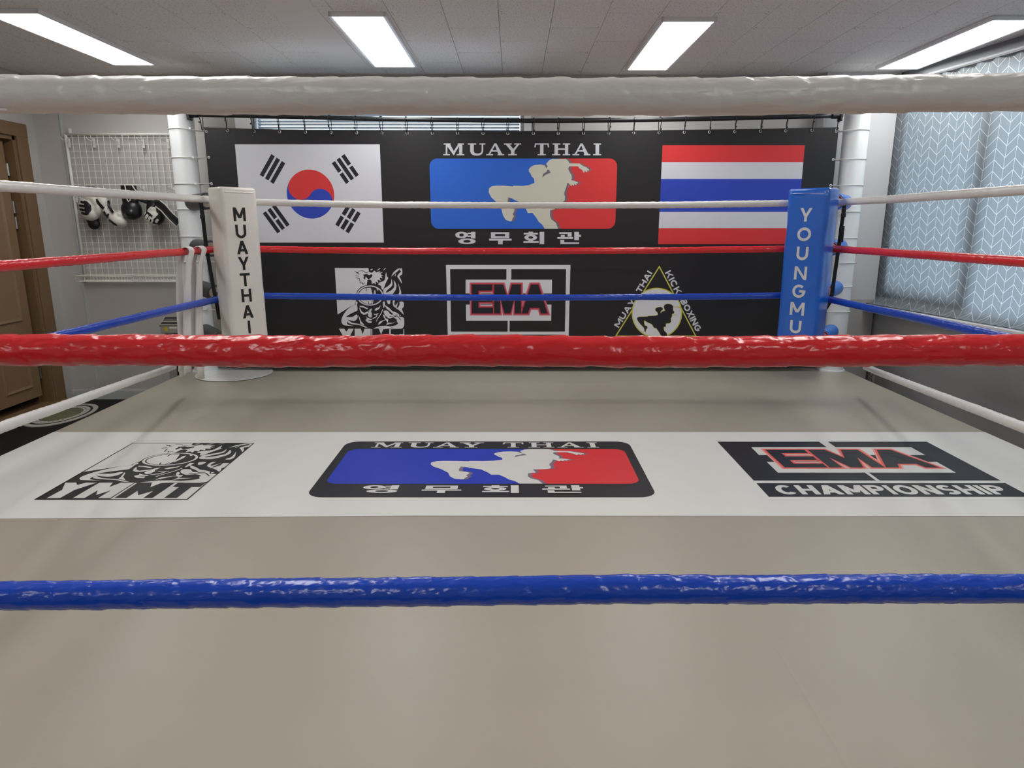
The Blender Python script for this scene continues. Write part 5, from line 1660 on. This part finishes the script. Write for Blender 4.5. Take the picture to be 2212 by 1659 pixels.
# ------------------------------------------------------------------ curtain, rail, wall socket (right wall frame)
ct = in_right_wall(empty('curtain', label='grey blue curtain with white chevron lines over the right hand window', cat='curtain'))
zt, zb0 = ZC - 0.102, CAMZ - 0.575
ns, nz = 260, 80
cm = MB()
uvs = []
prof = []
for j in range(nz + 1):
    t = j / nz
    prof.append(t)
def fold(s, z):
    lo = 0.5 + 0.5 * math.sin(s * 2.1 + 0.6)
    f = 0.010 * math.sin(s * 11 + 0.5 * math.sin(z * 1.3)) * lo + 0.008 * math.sin(s * 5.3 + 1.2)
    f += 0.004 * noise.noise(Vector((s * 6, z * 1.6, 0.7)))
    return f
drop = 0.085
for j in range(nz + 1):
    if j <= nz - 16:
        z = zt + (zb0 - zt) * j / (nz - 16)
        flare = 0.0
        zz = z
        arc = z
    else:
        q = (j - (nz - 16)) / 16
        zz = zb0 - 0.066 * math.sin(q * math.pi / 2)
        flare = 0.062 * (1 - math.cos(q * math.pi / 2))
        arc = zb0 - drop * q
    for i in range(ns + 1):
        s = 0.004 + 3.25 * i / ns
        top_g = max(0.0, 1 - (zt - zz) / 0.05)
        bot_g = flare / 0.062
        wob = 0.010 * bot_g * math.sin(s * 42 + 2 * math.sin(s * 7))
        y = -0.030 + fold(s, zz) * (1 - bot_g) - flare + 0.014 * top_g * math.sin(s * 42)
        y = min(y, -0.006)
        cm.v.append((s, y, zz))
        uvs.append((s + (0.018 * bot_g * bot_g + 0.02 * top_g * top_g) * math.sin(s * 42.1 + 0.4), arc))
for j in range(nz):
    for i in range(ns):
        a = j * (ns + 1) + i
        cm.f.append((a, a + 1, a + ns + 2, a + ns + 1))
me = bpy.data.meshes.new('curtain_fabric')
me.from_pydata(cm.v, [], cm.f)
uvl = me.uv_layers.new(name='UVMap')
for lp_ in me.loops: uvl.data[lp_.index].uv = uvs[lp_.vertex_index]
me.polygons.foreach_set('use_smooth', [True] * len(me.polygons))
link('fabric', me, M['curtain'], ct)
MB().tube([(0.0, -0.094, CAMZ - 0.640), (3.26, -0.094, CAMZ - 0.640)], 0.0022, 6).build('hem', M['black_plastic'], ct)
rl = in_right_wall(empty('curtain_rail', label='grey metal curtain rail under the ceiling at the right hand window', cat='curtain rail'))
MB().bbox((0.0, -0.05, ZC - 0.09), (3.6, -0.006, ZC - 0.074), 0.003).build('track', M['rail'], rl)
MB().bbox((0.0, -0.052, ZC - 0.1), (3.6, -0.047, ZC - 0.088), 0.001).build('track_lip', M['scale_dark'], rl)

so = in_right_wall(empty('wall_socket', label='small double wall socket low on the right wall, below the lowest white rope', cat='wall socket'))
zs = CAMZ - 1.262
MB().bbox((0.07, -0.010, zs - 0.062), (0.145, 0.0, zs + 0.062), 0.003).build('plate', M['outlet'], so)
for dz in (-0.028, 0.028):
    mt = Matrix.Translation((0.107, -0.0095, zs + dz)) @ Matrix.Rotation(R(90), 4, 'X')
    smooth_by_angle(MB().lathe([(0.021, 0.0), (0.021, 0.002), (0.016, 0.0025), (0.014, -0.004), (0.0, -0.005)], 22, mt).build('socket', M['outlet_dark'], so))

# ------------------------------------------------------------------ venetian blind in the back window
vb = empty('venetian_blind', (0, 0, 0), label='white venetian blind in the back window above the banner', cat='blind')
sl_me = MB().bbox((wx0 + 0.035, -0.0125, -0.0006), (wx1 - 0.035, 0.0125, 0.0006), 0.0004).mesh('slat')
z = wz1 - 0.06
k = 0
while z > CAMZ + 0.45:
    o = link('slat', sl_me, M['slat'], vb)
    o.location = (0, YB + 0.03, z)
    o.rotation_euler.x = R(-38)
    z -= 0.0235
MB().bbox((wx0 + 0.032, YB + 0.01, wz1 - 0.05), (wx1 - 0.032, YB + 0.05, wz1 - 0.03), 0.003).build('head_rail', M['slat'], vb)
for fx in (0.04, 0.28, 0.55, 0.8, 0.95):
    x = wx0 + (wx1 - wx0) * fx
    MB().tube([(x, YB + 0.016, wz1 - 0.05), (x, YB + 0.016, CAMZ + 0.45)], 0.0018, 5).build('ladder_cord', M['white_plastic'], vb)
